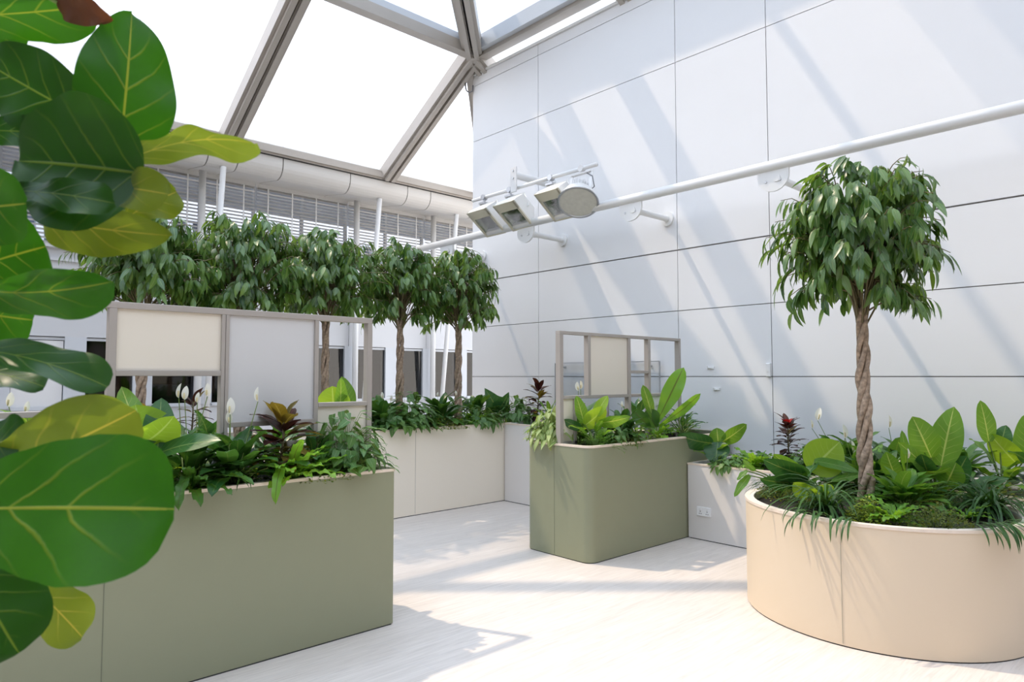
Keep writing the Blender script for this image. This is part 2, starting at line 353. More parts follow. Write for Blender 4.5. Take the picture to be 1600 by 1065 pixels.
# back facade
YF = 11.5; ZH = 2.17
f = MB(); bands = [(ZH, 2.75), (2.77, 3.25), (3.28, 3.43)]
px_ = [-6+1.78*i for i in range(13)]
for z0, z1 in bands:
    for i in range(12): f.box(px_[i]+.005, px_[i+1]-.005, YF, YF+.2, z0, z1)
f.box(-6, 15.4, YF-.05, YF+.25, 3.25, 3.285); f.box(-6, 15.4, YF-.10, YF+.25, 3.43, 3.47)
f.box(-6, 15.4, YF+.02, YF+.2, 0, 1.16); f.cur = 1; f.box(-6, 15.4, YF+.03, YF+.2, ZH-.01, 3.44)
wb = struct('wall_back', f, [M['facade'], M['joint']]); tag(wb, 'pale panel facade band above the office windows', 'wall')
# lower windows every 0.89 m
k = 0
for i in range(-6, 15):
    x0 = 1.31+.89*i; k += 1
    fr = MB(); fr.box(x0-.20, x0, YF, YF+.18, 1.16, ZH); fr.box(x0+.62, x0+.69, YF, YF+.18, 1.16, ZH)
    fr.box(x0, x0+.62, YF+.03, YF+.12, ZH-.05, ZH); fr.box(x0, x0+.62, YF-.02, YF+.12, 1.13, 1.18)
    wo = struct('window_%d' % k, fr, M['frame_grey'])
    ord_ = ['']*40
    tag(wo, 'narrow office window in the back facade, dark glass between pale mullions' if i else 'office window behind the screen closed with a pale blue grey panel', 'window', 'narrow office windows in the back facade' if i else None)
    if i == 0:
        MB().box(x0+.01, x0+.61, YF+.04, YF+.07, 1.18, ZH-.06).build('shutter_panel', M['light_grey'], wo)
    else:
        MB().box(x0, x0+.62, YF+.05, YF+.06, 1.18, ZH-.05).build('pane', M['window_glass'], wo)
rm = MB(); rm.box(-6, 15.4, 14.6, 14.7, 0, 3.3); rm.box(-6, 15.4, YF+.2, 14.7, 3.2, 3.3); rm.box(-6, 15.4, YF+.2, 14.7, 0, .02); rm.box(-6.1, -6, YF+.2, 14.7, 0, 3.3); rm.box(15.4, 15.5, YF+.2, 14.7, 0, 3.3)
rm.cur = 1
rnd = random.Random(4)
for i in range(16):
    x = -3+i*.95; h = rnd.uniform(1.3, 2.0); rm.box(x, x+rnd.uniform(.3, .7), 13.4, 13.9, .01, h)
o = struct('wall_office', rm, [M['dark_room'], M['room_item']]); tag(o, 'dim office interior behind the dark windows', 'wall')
# bulkhead with rounded lower front edge
bk = MB(); YB = 10.6; prof = [(YF+.1, 5.35), (YB, 5.35), (YB, 5.05)]
for j in range(7):
    a = j/6*PI/2; prof.append((YB+.22-.22*math.cos(a), 5.05-.21*math.sin(a)))
prof += [(YF-.02, 4.94), (YF+.1, 4.94)]
joints = [-6, -3.6, -1.5, .35, 2.2, 3.55, 4.0, 4.72, 5.95, 7.15, 7.68, 8.75, 9.95, 12, 15]
for i in range(len(joints)-1):
    x0, x1 = joints[i]+.008, joints[i+1]-.008; n = len(prof)
    bk.add([(x, y, z) for x in (x0, x1) for y, z in prof], [(a, a+1, n+a+1, n+a) for a in range(n-1)]+[tuple(range(n-1, -1, -1)), tuple(range(n, 2*n))])
bk.cur = 1; bk.box(-6, 15, YB+.03, YF+.05, 4.97, 5.3)
trim(bk, [M['duct'], M['gap']], 'pale grey rounded bulkhead under the eaves above the blinds')
# eaves beam
def double_bar(mb, a, b, up, w=.30, h=.20, gap=.03):
    ww = (w-gap)/2
    for s_ in (-1, 1):
        mb.cur = 0; mb.bar(a, b, ww, h, up, (s_*(ww+gap)/2, 0)); mb.bar(a, b, ww*.55, h*.35, up, (s_*(ww*.7+gap)/2, -h*.6))
    mb.cur = 1; mb.bar(a, b, gap*1.5, h*.5, up, (0, .02))
NX, NY, NZ = 6.71, 8.14, 6.72
EY, EZ = 10.6, 5.30
SL = Vector((0, -(EY-NY), NZ-EZ)).normalized(); NRM = Vector((0, SL.z, -SL.y)); NRM = NRM if NRM.z > 0 else -NRM
b = MB(); b.box(-6, 9.3, EY-.03, EY+.12, EZ-.13, EZ+.03); b.box(-6, 9.3, EY-.075, EY+.05, EZ-.10, EZ-.02); b.cur = 1; b.box(-6, 9.3, EY-.03, EY+.1, EZ-.142, EZ-.13)
trim(b, [M['beam'], M['gap']], 'taupe eaves beam along the foot of the sloping roof')
for n_, x in enumerate([6.71, 3.85, .99, -1.87, -4.73]):
    b = MB(); double_bar(b, Vector((x, EY, EZ-.02)), Vector((x, NY, NZ-.02)), NRM)
    trim(b, [M['beam'], M['gap']], 'taupe sloping roof beam, ' + ['meeting the corner node above the panel wall', 'second from the panel wall', 'third from the panel wall', 'fourth from the panel wall', 'fifth from the panel wall'][n_])
b = MB(); b.bar((-6, NY, NZ-.06), (NX, NY, NZ-.06), .16, .16, off=(.06, 0)); b.cur = 1; b.bar((-6, NY-.06, NZ+.03), (NX-.03, NY-.06, NZ+.03), .10, .22)
trim(b, [M['beam'], M['mullion']], 'horizontal roof ring beam above the sloping blinds')
b = MB(); b.bar((NX, NY, NZ-.06), (NX, -5, NZ-.06), .16, .16, off=(-.06, 0)); b.cur = 1; b.bar((NX-.06, NY, NZ+.03), (NX-.06, -5, NZ+.03), .10, .22)
trim(b, [M['beam'], M['mullion']], 'horizontal roof ring beam running beside the panel wall')
b = MB(); double_bar(b, Vector((NX, NY, NZ-.02)), Vector((NX+2.46, EY, EZ-.02)), Vector((.4, .4, 1)).normalized())
trim(b, [M['beam'], M['gap']], 'hip beam falling from the corner node behind the panel wall')
b = MB(); double_bar(b, Vector((NX, NY, NZ-.02)), Vector((NX-9, NY-9, NZ+.4)), Vector((0, 0, 1)))
b.cur = 2; b.bar((NX-.1, NY-.1, NZ+.12), (NX-9, NY-9, NZ+.54), .16, .1, off=(.1, 0))
trim(b, [M['beam'], M['gap'], M['mullion']], 'diagonal beam rising from the corner node across the clear roof')
for n_, y in enumerate([8.14, 5.28, 2.42, -.44]):
    b = MB(); double_bar(b, Vector((NX, y, NZ-.02)), Vector((NX+2.46, y, EZ-.02)), Vector((SL.z, 0, -SL.y)).normalized())
    trim(b, [M['beam'], M['gap']], 'sloping roof beam behind the panel wall, ' + ['at the corner node', 'second from the node', 'third from the node', 'fourth from the node'][n_])
b = MB(); b.obox((NX, NY, NZ-.06), Vector((1, 0, 0)), Vector((0, 1, 0)), Vector((0, 0, 1)), .12, .12, .12)
trim(b, M['beam'], 'steel corner node where the roof beams meet', bevel=.03)
# clear roof panes and added unseen bars casting stripes of shade on the wall
gl = MB(); gl.box(-6, NX, -5, NY, NZ+.13, NZ+.14)
o = struct('ceiling', gl, M['roof_glass']); tag(o, 'clear flat roof glazing above the atrium', 'roof glazing')
KX, KY = -.25, .54
def shade_bar(y, wd, x0, x1, z=8.0):
    dz = z-6.72; trim(MB().box(x0, x1, y+KY*dz-wd/2, y+KY*dz+wd/2, z-.03, z+.03), M['beam'], 'added unseen shade beam over the clear roof beside the panel wall, %s' % ['first', 'second', 'third', 'fourth', 'fifth', 'sixth'][shade_bar.n] + ' from the corner'); shade_bar.n += 1
shade_bar.n = 0
shade_bar(7.24, .50, 5.3, 6.9); shade_bar(5.98, .40, 5.0, 6.9); shade_bar(4.0, .1, 5.0, 6.9); shade_bar(1.3, 2.4, 5.2, 6.9)
d0 = Vector((3.02+KX*8, 4.40+KY*8, 8)); d1 = Vector((4.90+KX*8, 2.70+KY*8, 8)); dd = (d1-d0)
b = MB(); b.bar(d0-dd*.6, d1+dd*.35, .24, .08); trim(b, M['beam'], 'outside diagonal beam whose shadow crosses the floor')

o = struct('wall_front', MB().box(-7, 7.1, -5.2, -5, 0, NZ+.1), M['far_wall']); tag(o, 'grey wall of the atrium behind the viewer', 'wall')
o = struct('wall_left', MB().box(-7.2, -7, -5.2, 11.7, 0, NZ-.1), M['far_wall']); tag(o, 'grey wall of the atrium far beyond the fig', 'wall')
# roof blinds (white fabric), one per bay
def blind(pts, label, lift=.11):
    pts = [Vector(p) for p in pts]; nrm = (pts[1]-pts[0]).cross(pts[2]-pts[0]).normalized()
    if nrm.z < 0: nrm = -nrm
    o = MB().add([p+nrm*lift for p in pts], [tuple(range(len(pts)))]).build('roof_blind', M['fabric'])
    tag(o, label, 'roof blind', 'white fabric roof blinds')
rx = [6.71, 3.85, .99, -1.87, -4.73]
nm = ['white fabric roof blind in the large bay nearest the panel wall', 'white fabric roof blind in the large bay above the fig leaves', 'white fabric roof blind in the third bay from the panel wall', 'white fabric roof blind in the fourth bay from the panel wall']
for i in range(4): blind([(rx[i+1], EY, EZ), (rx[i], EY, EZ), (rx[i], NY, NZ), (rx[i+1], NY, NZ)], nm[i])
blind([(NX, EY, EZ), (NX+2.46, EY, EZ), (NX, NY, NZ)], 'white triangular roof blind between the corner hip and the panel wall edge')
blind([(NX, NY, NZ), (NX+2.46, NY, EZ), (NX+2.46, EY, EZ)], 'white triangular roof blind beyond the top corner of the panel wall')
ry = [8.14, 5.28, 2.42, -.44]
for i in range(3): blind([(NX, ry[i], NZ), (NX, ry[i+1], NZ), (NX+2.46, ry[i+1], EZ), (NX+2.46, ry[i], EZ)], 'white wrinkled roof blind sloping above the top of the panel wall, ' + ['first from the corner', 'second from the corner', 'third from the corner'][i])
for i, (y0, y1) in enumerate([(3.0, .4), (.4, -2.2), (-2.2, -4.9)]): blind([(-6, y0, NZ), (6.6, y0, NZ), (6.6, y1, NZ), (-6, y1, NZ)], 'added unseen flat white roof blind under the clear glazing behind the viewer, ' + ['nearest the clear part', 'middle one', 'farthest back'][i], .05)  # added out of view to lower the skylight on the near floor
hk = MB(); pc = Vector((6.80, 8.45, 6.27))
hk.tube([pc+Vector((0, 0, .18)), pc+Vector((0, 0, .0)), pc+Vector((.01, -.01, -.05)), pc+Vector((.04, -.05, -.09)), pc+Vector((.075, -.085, -.06)), pc+Vector((.08, -.09, .03))], .012, 6)
tag(hk.build('hook', M['dark_metal'], smooth=True), 'small dark steel hook hanging under the sloping roof beam near the node', 'hook')

# ------------------------------------------------------------------ blinds behind the bulkhead, posts, building outside
bl_names = ['first', 'second', 'third', 'fourth', 'fifth', 'sixth', 'seventh', 'eighth', 'ninth', 'tenth']
bi = 0
for i in range(3, 11):
    x0, x1 = px_[i]+.0, px_[i+1]-.0
    t = thing('venetian_blind', 'grey venetian blind in the upper facade opening, %s along from the fig side' % bl_names[bi], 'window blind', ((x0+x1)/2, YF+.1, 4.94), 'venetian blinds under the bulkhead'); bi += 1
    s_ = MB(); z = 4.86; n_ = 0
    while z > 3.52:
        a = R(40); s_.obox(((x0+x1)/2, YF+.10, z), Vector((1, 0, 0)), Vector((0, math.cos(a), math.sin(a))), Vector((0, -math.sin(a), math.cos(a))), (x1-x0)/2-.02, .027, .0012); z -= .058
    s_.build('slats', M['blind'], t)
    c_ = MB()
    for q in (.12, .37, .63, .88): c_.box(x0+(x1-x0)*q-.012, x0+(x1-x0)*q+.012, YF+.075, YF+.078, 3.5, 4.9)
    c_.build('ladder_tape', M['white_paint'], t); MB().box(x0+.02, x1-.02, YF+.07, YF+.13, 4.88, 4.94).build('head_rail', M['blind'], t); MB().box(x0+.02, x1-.02, YF+.08, YF+.12, 3.48, 3.51).build('bottom_rail', M['blind'], t)
fp = MB()
for x in px_:
    for q in (0, .89): fp.box(x+q-.025, x+q+.025, YF+.16, YF+.22, 3.47, 4.94)
fp.box(-6, 15.4, YF+.15, YF+.23, 4.55, 4.6)
o = struct('trim_mullions', fp, M['mullion']); tag(o, 'grey mullions of the upper facade opening behind the blinds', 'mullions')
for n_, x in enumerate([.9, 3.75, 6.56, 8.35]):
    t = thing('roof_post', ['white post and leaning strut hidden by the fig leaves', 'white post and leaning strut near the fig leaves', 'white post and leaning strut rising behind the middle trees', 'white leaning strut and post nearest the panel wall'][n_], 'post', (x, 11.2, 0), 'white posts under the bulkhead')
    MB().tube([(x-.03, YF-.12, 0), (x-.03, YF-.12, 4.95)], .055, 12).build('post', M['white_paint'], t, smooth=True)
    MB().tube([(x+.03, 11.28, 0), (x+.06, 10.72, 4.86)], .045, 12).build('strut', M['white_paint'], t, smooth=True)
MB_so = MB().box(-6, 15.4, YF+.26, 13.6, 4.96, 5.1); trim(MB_so, M['duct'], 'grey canopy soffit outside the upper facade opening')
t = thing('outside_building', 'pale building with white fins seen through the blinds', 'building', (4, 17, 0))
MB().box(-12, 22, 17.3, 20, 0, 9).build('wall', M['far_glass'], t)
fn = MB(); x = -12
while x < 22: fn.box(x, x+.14, 17, 17.3, 0, 9); x += .42
fn.build('fins', M['fins'], t)
sp = MB(); sp.box(-12, 22, 16.95, 17.32, 5.3, 5.75); sp.box(-12, 22, 16.95, 17.32, 3.2, 3.7); sp.box(-12, 22, 16.95, 17.32, 7.6, 8.2); sp.build('spandrel', M['fins'], t)
MB().box(-12, 22, 16.9, 17.32, 6.1, 6.8).build('dark_band', M['far_dark'], t)  # dark horizontal band across the outside building
fc = MB(); fc.box(-12, 22, 14.0, 14.05, 3.9, 3.93); fc.box(-12, 22, 14.0, 14.05, 4.35, 4.38); x = -11.5
while x < 22: fc.box(x, x+.05, 14, 14.05, 3.4, 4.38); x += 1.3
tag(fc.build('terrace_railing', M['dark_metal']), 'thin dark railing on the terrace behind the blinds', 'railing')

# ------------------------------------------------------------------ wall pipe, light bar, lamps, small fittings
PXX, PZ = 6.22, 3.62
t = thing('rail_pipe', 'long white pipe rail held off the panel wall by brackets', 'pipe', (PXX, 4.7, PZ))
MB().tube([(PXX, 9.3, PZ), (PXX, -2.5, PZ)], .052, 20).build('pipe', M['white_paint'], t, smooth=True)
for y in [8.16, 6.446, 4.725, 3.03]:
    br = MB(); pl = []
    for j in range(13):
        a = PI+PI*j/12; pl.append((.155*math.cos(a), .15*math.sin(a)))
    pts = [(-.155, .08)]+pl+[(.155, .08)]; n_ = len(pts)
    vs = [(PXX+dx, y+p[0], PZ-.11+p[1]*.95) for dx in (-.012, .012) for p in pts]
    br.add(vs, [tuple(range(n_)), tuple(range(2*n_-1, n_-1, -1))]+[(i, n_+i, n_+(i+1) % n_, (i+1) % n_) for i in range(n_)])
    if y < 8.3:
        xe = XW if y < YE else XW
        br.tube([(PXX-.02, y-.04, PZ-.13), (xe, y-.04, PZ-.13)], .036, 14); br.tube([(PXX, y-.04, PZ-.13), (PXX+.13, y-.04, PZ-.13)], .042, 14)
        br.tube([(xe-.03, y-.04, PZ-.13), (xe, y-.04, PZ-.13)], .085, 18)
    bo = br.build('bracket', M['white_paint'], t)
    bs = MB()
    for dy in (-.07, .07): MB().lathe((PXX-.012, y+dy, PZ-.15), (-1, 0, 0), [(.012, 0), (.012, .008)], 8).build('bolt', M['metal'], bo)
LBX, LBZ = 6.22, 4.14
t = thing('light_bar', 'thin white lamp bar on a wall arm above the pipe rail', 'lamp bar', (LBX, 6.4, LBZ))
MB().tube([(LBX, 7.55, LBZ), (LBX, 5.22, LBZ)], .026, 14).build('bar', M['white_paint'], t, smooth=True)
yb = 6.62
MB().tube([(LBX-.05, yb, LBZ+.17), (XW, yb, LBZ+.17)], .05, 14).tube([(XW-.03, yb, LBZ+.17), (XW, yb, LBZ+.17)], .09, 18).build('arm', M['white_paint'], t, smooth=False)
pb = MB().box(LBX-.07, LBX-.045, yb-.055, yb+.055, LBZ-.07, LBZ+.27).build('mounting_plate', M['light_grey'], t, bevel=.004)
for z in (LBZ+.22, LBZ+.12): MB().lathe((LBX-.07, yb, z), (-1, 0, 0), [(.014, 0), (.014, .01)], 8).build('bolt', M['metal'], pb)
def floodlight(y, label):
    t = thing('floodlight', label, 'floodlight', (LBX, y, LBZ), 'square floodlights on the lamp bar')
    # local frame: F aims down and outwards from the wall
    Fv = Vector((-.60, -.02, -.80)).normalized(); Sx = Vector((0, 1, 0)); Sx = (Sx-Fv*Sx.dot(Fv)).normalized(); Uv = Fv.cross(Sx).normalized()
    c = Vector((LBX-.12, y-.26, LBZ-.35))
    cl = MB(); cl.tube([(LBX-.035, y, LBZ), (LBX+.035, y, LBZ)], .04, 10); cl.tube([(LBX, y, LBZ), (LBX, y, LBZ-.10)], .018, 8); cl.box(LBX-.05, LBX+.05, y-.06, y+.06, LBZ-.10, LBZ-.075)
    cl.build('clamp', M['metal'], t)
    yk = MB()
    for s_ in (-1, 1): yk.bar(Vector((LBX, y-.10+s_*.17, LBZ-.09)), c+Sx*s_*.20-Fv*.03, .035, .01, Vector((1, 0, 0)))
    yk.box(LBX-.02, LBX+.02, y-.28, y+.08, LBZ-.105, LBZ-.095); yk.build('yoke', M['lamp_white'], t)
    h = MB(); q0 = [(.14, .13), (.185, .215), (.195, .225)]; d0 = [-.15, .04, .10]
    vs = [c+Fv*d+Sx*sx*a+Uv*sy*bb for (a, bb), d in zip(q0, d0) for sx, sy in ((-1, -1), (1, -1), (1, 1), (-1, 1))]
    fs = [(3, 2, 1, 0)]+[(4*i+j, 4*i+(j+1) % 4, 4*i+4+(j+1) % 4, 4*i+4+j) for i in range(2) for j in range(4)]
    h.add(vs, fs); h.build('housing', M['lamp_white'], t, bevel=.008)
    fb = MB(); e = c+Fv*.105
    for s_ in (-1, 1): fb.obox(e+Sx*s_*.180, Sx, Uv, Fv, .018, .232, .012)
    fb.obox(e-Uv*.165, Sx, Uv, Fv, .198, .067, .012); fb.obox(e+Uv*.222, Sx, Uv, Fv, .198, .012, .012)
    fb.build('front_frame', M['lamp_cream'], t, bevel=.003)
    rf = MB(); r0 = [e+Sx*sx*.162+Uv*(.212 if sy > 0 else -.10) for sx, sy in ((-1, -1), (1, -1), (1, 1), (-1, 1))]
    r1 = [c-Fv*.05+Sx*sx*.06+Uv*(.09 if sy > 0 else -.02) for sx, sy in ((-1, -1), (1, -1), (1, 1), (-1, 1))]
    rf.add(r0+r1, [(j, (j+1) % 4, 4+(j+1) % 4, 4+j) for j in range(4)]+[(4, 5, 6, 7)])
    for q in range(-3, 4): rf.obox(c+Fv*.02+Sx*q*.03+Uv*.05, Sx, Uv, Fv, .002, .075, .05)
    rf.build('reflector', M['reflector'], t)
    MB().obox(e-Fv*.008+Uv*.056, Sx, Uv, Fv, .162, .156, .002).build('front_glass', M['board_glass'], t)
floodlight(7.30, 'square white floodlight at the far end of the lamp bar')
floodlight(6.755, 'square white floodlight second from the far end of the lamp bar')
floodlight(5.98, 'square white floodlight partly behind the round lamp')
t = thing('high_bay_lamp', 'round white lamp with ribbed body at the near end of the lamp bar', 'lamp', (LBX, 5.46, LBZ))
ax = Vector((-.46, -.30, -.83)).normalized(); c = Vector((LBX-.11, 5.40, LBZ-.29))
MB().lathe(c, ax, [(.07, -.10), (.085, -.08), (.085, 0), (.12, .02), (.19, .10), (.235, .21), (.245, .225), (.235, .235)], 36, cap1=False).build('reflector_housing', M['lamp_white'], t, smooth=True)
rb = MB()
for j in range(20):
    a = 2*PI*j/20; a1 = ax.cross(Vector((0, 0, 1))).normalized(); a2 = ax.cross(a1); r_ = a1*math.cos(a)+a2*math.sin(a); tt = ax.cross(r_)
    rb.obox(c+r_*.095-ax*.035, r_, tt, ax, .015, .004, .05)
rb.build('cooling_ribs', M['light_grey'], t)
MB().lathe(c, ax, [(.245, .222), (.25, .235), (.225, .238), (.222, .225)], 36, False, False).build('bezel', M['metal'], t, smooth=True)
MB().lathe(c, ax, [(.01, .226), (.225, .226)], 36, True, False).build('lens', M['lens'], t)
yk = MB(); yk.box(LBX-.03, LBX+.03, 5.30, 5.62, LBZ-.07, LBZ-.055); yk.tube([(LBX, 5.46, LBZ), (LBX, 5.46, LBZ-.06)], .02, 8); yk.tube([(LBX-.03, 5.46, LBZ), (LBX+.03, 5.46, LBZ)], .042, 10)
for s_ in (-1, 1): yk.bar((LBX, 5.46+s_*.155, LBZ-.06), c+Vector((0, s_*.17, 0))+ax*.06, .05, .012, Vector((1, 0, 0)))
yk.build('yoke', M['light_grey'], t)
cb = MB(); cb.tube([(LBX-.02, 5.36, LBZ-.08), (LBX-.06, 5.24, LBZ-.15), (LBX-.05, 5.22, LBZ-.28), (LBX-.06, 5.30, LBZ-.33)], .007, 6); cb.build('cable', M['dark_metal'], t, smooth=True)
bd = thing('writing_board', 'wall mounted glass writing board behind the small screen', 'board', (XW, 5.66, 1.2))
MB().box(XW-.05, XW-.04, 4.8, 6.52, 1.03, 1.785).build('glass_sheet', M['board_glass'], bd)
e = MB(); e.box(XW-.056, XW-.034, 4.8, 6.52, 1.778, 1.788); e.box(XW-.056, XW-.034, 4.795, 4.803, 1.03, 1.788); e.box(XW-.056, XW-.034, 6.517, 6.525, 1.03, 1.788); e.build('edge', M['metal'], bd)
e = MB()
for y in (4.95, 6.37):
    for z in (1.08, 1.73): e.tube([(XW-.055, y, z), (XW-.001, y, z)], .012, 8)
e.build('standoff', M['metal'], bd)
t = thing('wall_sensor', 'small white sensor box on the panel wall at a joint', 'sensor', (XW, 3.45, 1.67)); MB().box(XW-.03, XW, 3.425, 3.475, 1.60, 1.74).build('case', M['white_plastic'], t, bevel=.006); MB().box(XW-.033, XW-.03, 3.44, 3.46, 1.64, 1.66).build('lens', M['light_grey'], t)
for y, z, lb in ((4.145, 1.70, 'small white wall hook right of the small screen, the upper one'), (4.07, 1.46, 'small white wall hook right of the small screen, the lower one')):
    h = MB(); h.box(XW-.012, XW, y-.045, y+.045, z-.012, z+.012); h.tube([(XW, y, z), (XW-.05, y, z-.01), (XW-.07, y, z+.02)], .006, 6)
    tag(h.build('wall_hook', M['white_plastic']), lb, 'hook', 'small hooks on the panel wall')

# ------------------------------------------------------------------ planters
def rrect(x0, x1, y0, y1, r, n=6, corners=(1, 1, 1, 1)):
    out = []
    for i, (cx, cy, a0, q) in enumerate(((x1, y1, 0, (-1, -1)), (x0, y1, 90, (1, -1)), (x0, y0, 180, (1, 1)), (x1, y0, 270, (-1, 1)))):
        rr = r if corners[i] else .004
        for j in range(n+1):
            a = R(a0+90*j/n); out.append((cx+q[0]*rr+rr*math.cos(a), cy+q[1]*rr+rr*math.sin(a)))
    return out
def ellip(cx, cy, a, b, n=72): return [(cx+a*math.cos(2*PI*i/n), cy+b*math.sin(2*PI*i/n)) for i in range(n)]
SOIL = {}
def planter(key, label, out, inn, zt, body, lip, group=None, seam=None):
    cx = sum(p[0] for p in out)/len(out); cy = sum(p[1] for p in out)/len(out)
    t = thing('planter', label, 'planter', (cx, cy, 0), group)
    MB().ring(out, inn, .008, zt-.018).build('body', body, t, smooth=False)
    mid = [(o[0]+(i[0]-o[0])*.55, o[1]+(i[1]-o[1])*.55) for o, i in zip(out, inn)]
    oo = [(cx+(p[0]-cx)*1.0+(.004 if p[0] > cx else -.004), cy+(p[1]-cy)+(.004 if p[1] > cy else -.004)) for p in out]
    MB().ring(oo, mid, zt-.018, zt).build('rim', M['rim'], t)
    MB().ring(mid, inn, zt-.018, zt-.002).build('inner_lip', lip, t)
    MB().prism(inn, zt-.16, zt-.055).build('soil', M['soil'], t)
    kk = MB().ring([(cx+(p[0]-cx)*.995, cy+(p[1]-cy)*.995) for p in out], inn, 0, .008); kk.build('plinth', M['gap'], t)
    if seam:
        s_ = MB()
        for b_ in seam: s_.box(*b_)
        s_.build('panel_seam', M['sage_seam'] if body is M['sage'] else M['seam'], t)
    SOIL[key] = zt-.03; return t
planter('L', 'sage green planter with taupe screen in front of the fig', rrect(-1.6, 2.50, 3.83, 4.62, .012, 2), rrect(-1.54, 2.44, 3.885, 4.565, .01, 2), 1.0, M['sage'], M['sage'], seam=[(.837, .841, 3.8285, 3.832, .02, .98)])
planter('S', 'sage green planter with rounded corner and small screen by the panel wall', rrect(4.49, 6.88, 3.87, 4.66, .09), rrect(4.545, 6.83, 3.925, 4.605, .06), 1.0, M['sage'], M['sage'], seam=[(4.4885, 4.492, 4.288, 4.291, .02, .98)])
planter('B', 'long cream planter under the row of braided trees', rrect(-.6, 6.88, 6.60, 7.50, .006, 2), rrect(-.54, 6.83, 6.65, 7.45, .005, 2), 1.0, M['beige'], M['cream'], seam=[(4.587, 4.590, 6.5985, 6.602, .02, .98)])
planter('G', 'pale grey planter joining the cream planter to the sage planter', rrect(5.97, 6.88, 4.67, 6.59, .006, 2), rrect(6.02, 6.83, 4.71, 6.54, .005, 2), 1.0, M['pale_grey'], M['light_grey'])
planter('W', 'low pale grey planter along the panel wall', rrect(5.97, 6.88, -2.5, 3.86, .006, 2), rrect(6.02, 6.83, -2.45, 3.82, .005, 2), .74, M['pale_grey'], M['light_grey'])
OX, OY = 5.03, 1.77
planter('O', 'oval cream planter holding one braided tree', ellip(OX, OY, .78, .86), ellip(OX, OY, .725, .805), .735, M['oval'], M['cream'], seam=[(OX-.7815, OX-.778, 1.70, 1.7012, .02, .7)])
for ob in bpy.data.objects:
    if ob.name.startswith(('body', 'rim', 'inner_lip', 'plinth')) and ob.type == 'MESH' and ob.parent and 'planter' in ob.parent.name:
        for p in ob.data.polygons: p.use_smooth = abs(p.normal.z) < .5
        ob.data.set_sharp_from_angle(angle=R(35))
# sockets
t = thing('wall_socket', 'white double socket plate on the low grey planter', 'socket', (5.97, 3.68, .28))
MB().box(5.958, 5.97, 3.60, 3.755, .235, .325).build('plate', M['white_plastic'], t, bevel=.004)
for y in (3.64, 3.715):
    MB().box(5.954, 5.959, y-.008, y+.008, .292, .312).build('switch', M['white_paint'], t)
    MB().box(5.9565, 5.9582, y-.005, y+.005, .278, .284).box(5.9565, 5.9582, y-.014, y-.006, .256, .262).box(5.9565, 5.9582, y+.006, y+.014, .256, .262).build('socket_holes', M['gap'], t)
# ------------------------------------------------------------------ screens
def screen(label, Y, members, panels, loc):
    t = thing('divider_screen', label, 'screen', loc)
    f = MB(); d = .028
    for x0, x1, z0, z1 in members: f.box(x0, x1, Y-d, Y+d, z0, z1)
    f.build('frame', M['screen_frame'], t, bevel=.003)
    for x0, x1, z0, z1, m in panels: MB().box(x0, x1, Y-.010, Y+.010, z0, z1).build('panel', M[m], t)
YS = 4.15
screen('taupe framed screen with cream and white panels on the long sage planter', YS,
       [(-1.4, 2.50, 1.967, 2.003), (.888, .928, .95, 1.967), (1.478, 1.500, .95, 1.967), (1.502, 1.524, .95, 1.967), (2.072, 2.100, .95, 1.967), (2.462, 2.50, .95, 1.967), (-1.4, -1.36, .95, 1.967),
        (.928, 1.478, 1.603, 1.635), (1.524, 2.072, 1.298, 1.328), (2.10, 2.462, 1.402, 1.43), (-1.36, .888, 1.395, 1.425), (-.3, -.26, .95, 1.967)],
       [(.928, 1.478, 1.635, 1.967, 'cream'), (1.524, 2.072, 1.328, 1.967, 'panel_grey'), (2.10, 2.462, .97, 1.402, 'cream')], (.6, YS, .94))
YS2 = 4.25
screen('small taupe framed screen with one cream panel on the short sage planter', YS2,
       [(4.50, 6.43, 1.985, 2.015), (4.50, 4.546, .95, 1.985), (4.888, 4.926, 1.42, 1.985), (5.50, 5.54, .95, 1.985), (5.835, 5.875, .95, 1.985), (6.39, 6.43, .95, 1.985), (4.69, 4.725, .95, 1.395),
        (4.546, 5.50, 1.395, 1.425), (5.54, 5.835, 1.632, 1.662), (5.54, 6.39, 1.395, 1.425), (4.546, 4.725, .985, 1.015), (5.16, 5.19, .95, 1.395)],
       [(4.926, 5.50, 1.425, 1.985, 'cream'), (4.546, 4.69, 1.015, 1.395, 'cream'), (5.875, 6.39, 1.0, 1.395, 'light_grey')], (5.4, YS2, .94))
# ------------------------------------------------------------------ plants
def P_lance(t): return max(0, math.sin(PI*t**.72))**.85
def P_ovate(t): return max(0, (t/.38)**.62 * ((1-t)/.62)**.8) if 0 < t < 1 else 0
def P_paddle(t): return max(.0, math.sin(PI*min(1, .06+.94*t**.85)))**.62 if t < 1 else 0
def P_strap(t): return min(1, .35+t*3.2)*max(0, 1-t**5)
def P_nest(t): return min(1, .22+t*1.5)*max(0, 1-t**7)**.8
def P_heart(t): return (.72+.28*math.sin(PI*min(1, t*2.2)))*max(0, 1-t**1.7) if t > .02 else .45
def P_arrow(t): return max(0, (1-t)**.75)*(1 if t > .06 else .7)
FT = [(0, .10), (.05, .32), (.12, .50), (.22, .60), (.34, .63), (.46, .74), (.58, .90), (.70, 1.0), (.80, .985), (.86, .93), (.91, .835), (.945, .72), (.97, .58), (.988, .40), (1, .12)]
def P_fiddle(t):
    for (a, x), (b, y) in zip(FT, FT[1:]):
        if t <= b: q = (t-a)/(b-a); q = q if t > .82 else q*q*(3-2*q)*.5+q*.5; return x+(y-x)*q
    return .1
def vdir(a, el): return (RGT*math.cos(R(a))+FWD*math.sin(R(a)))*math.cos(R(el))+Vector((0, 0, math.sin(R(el))))
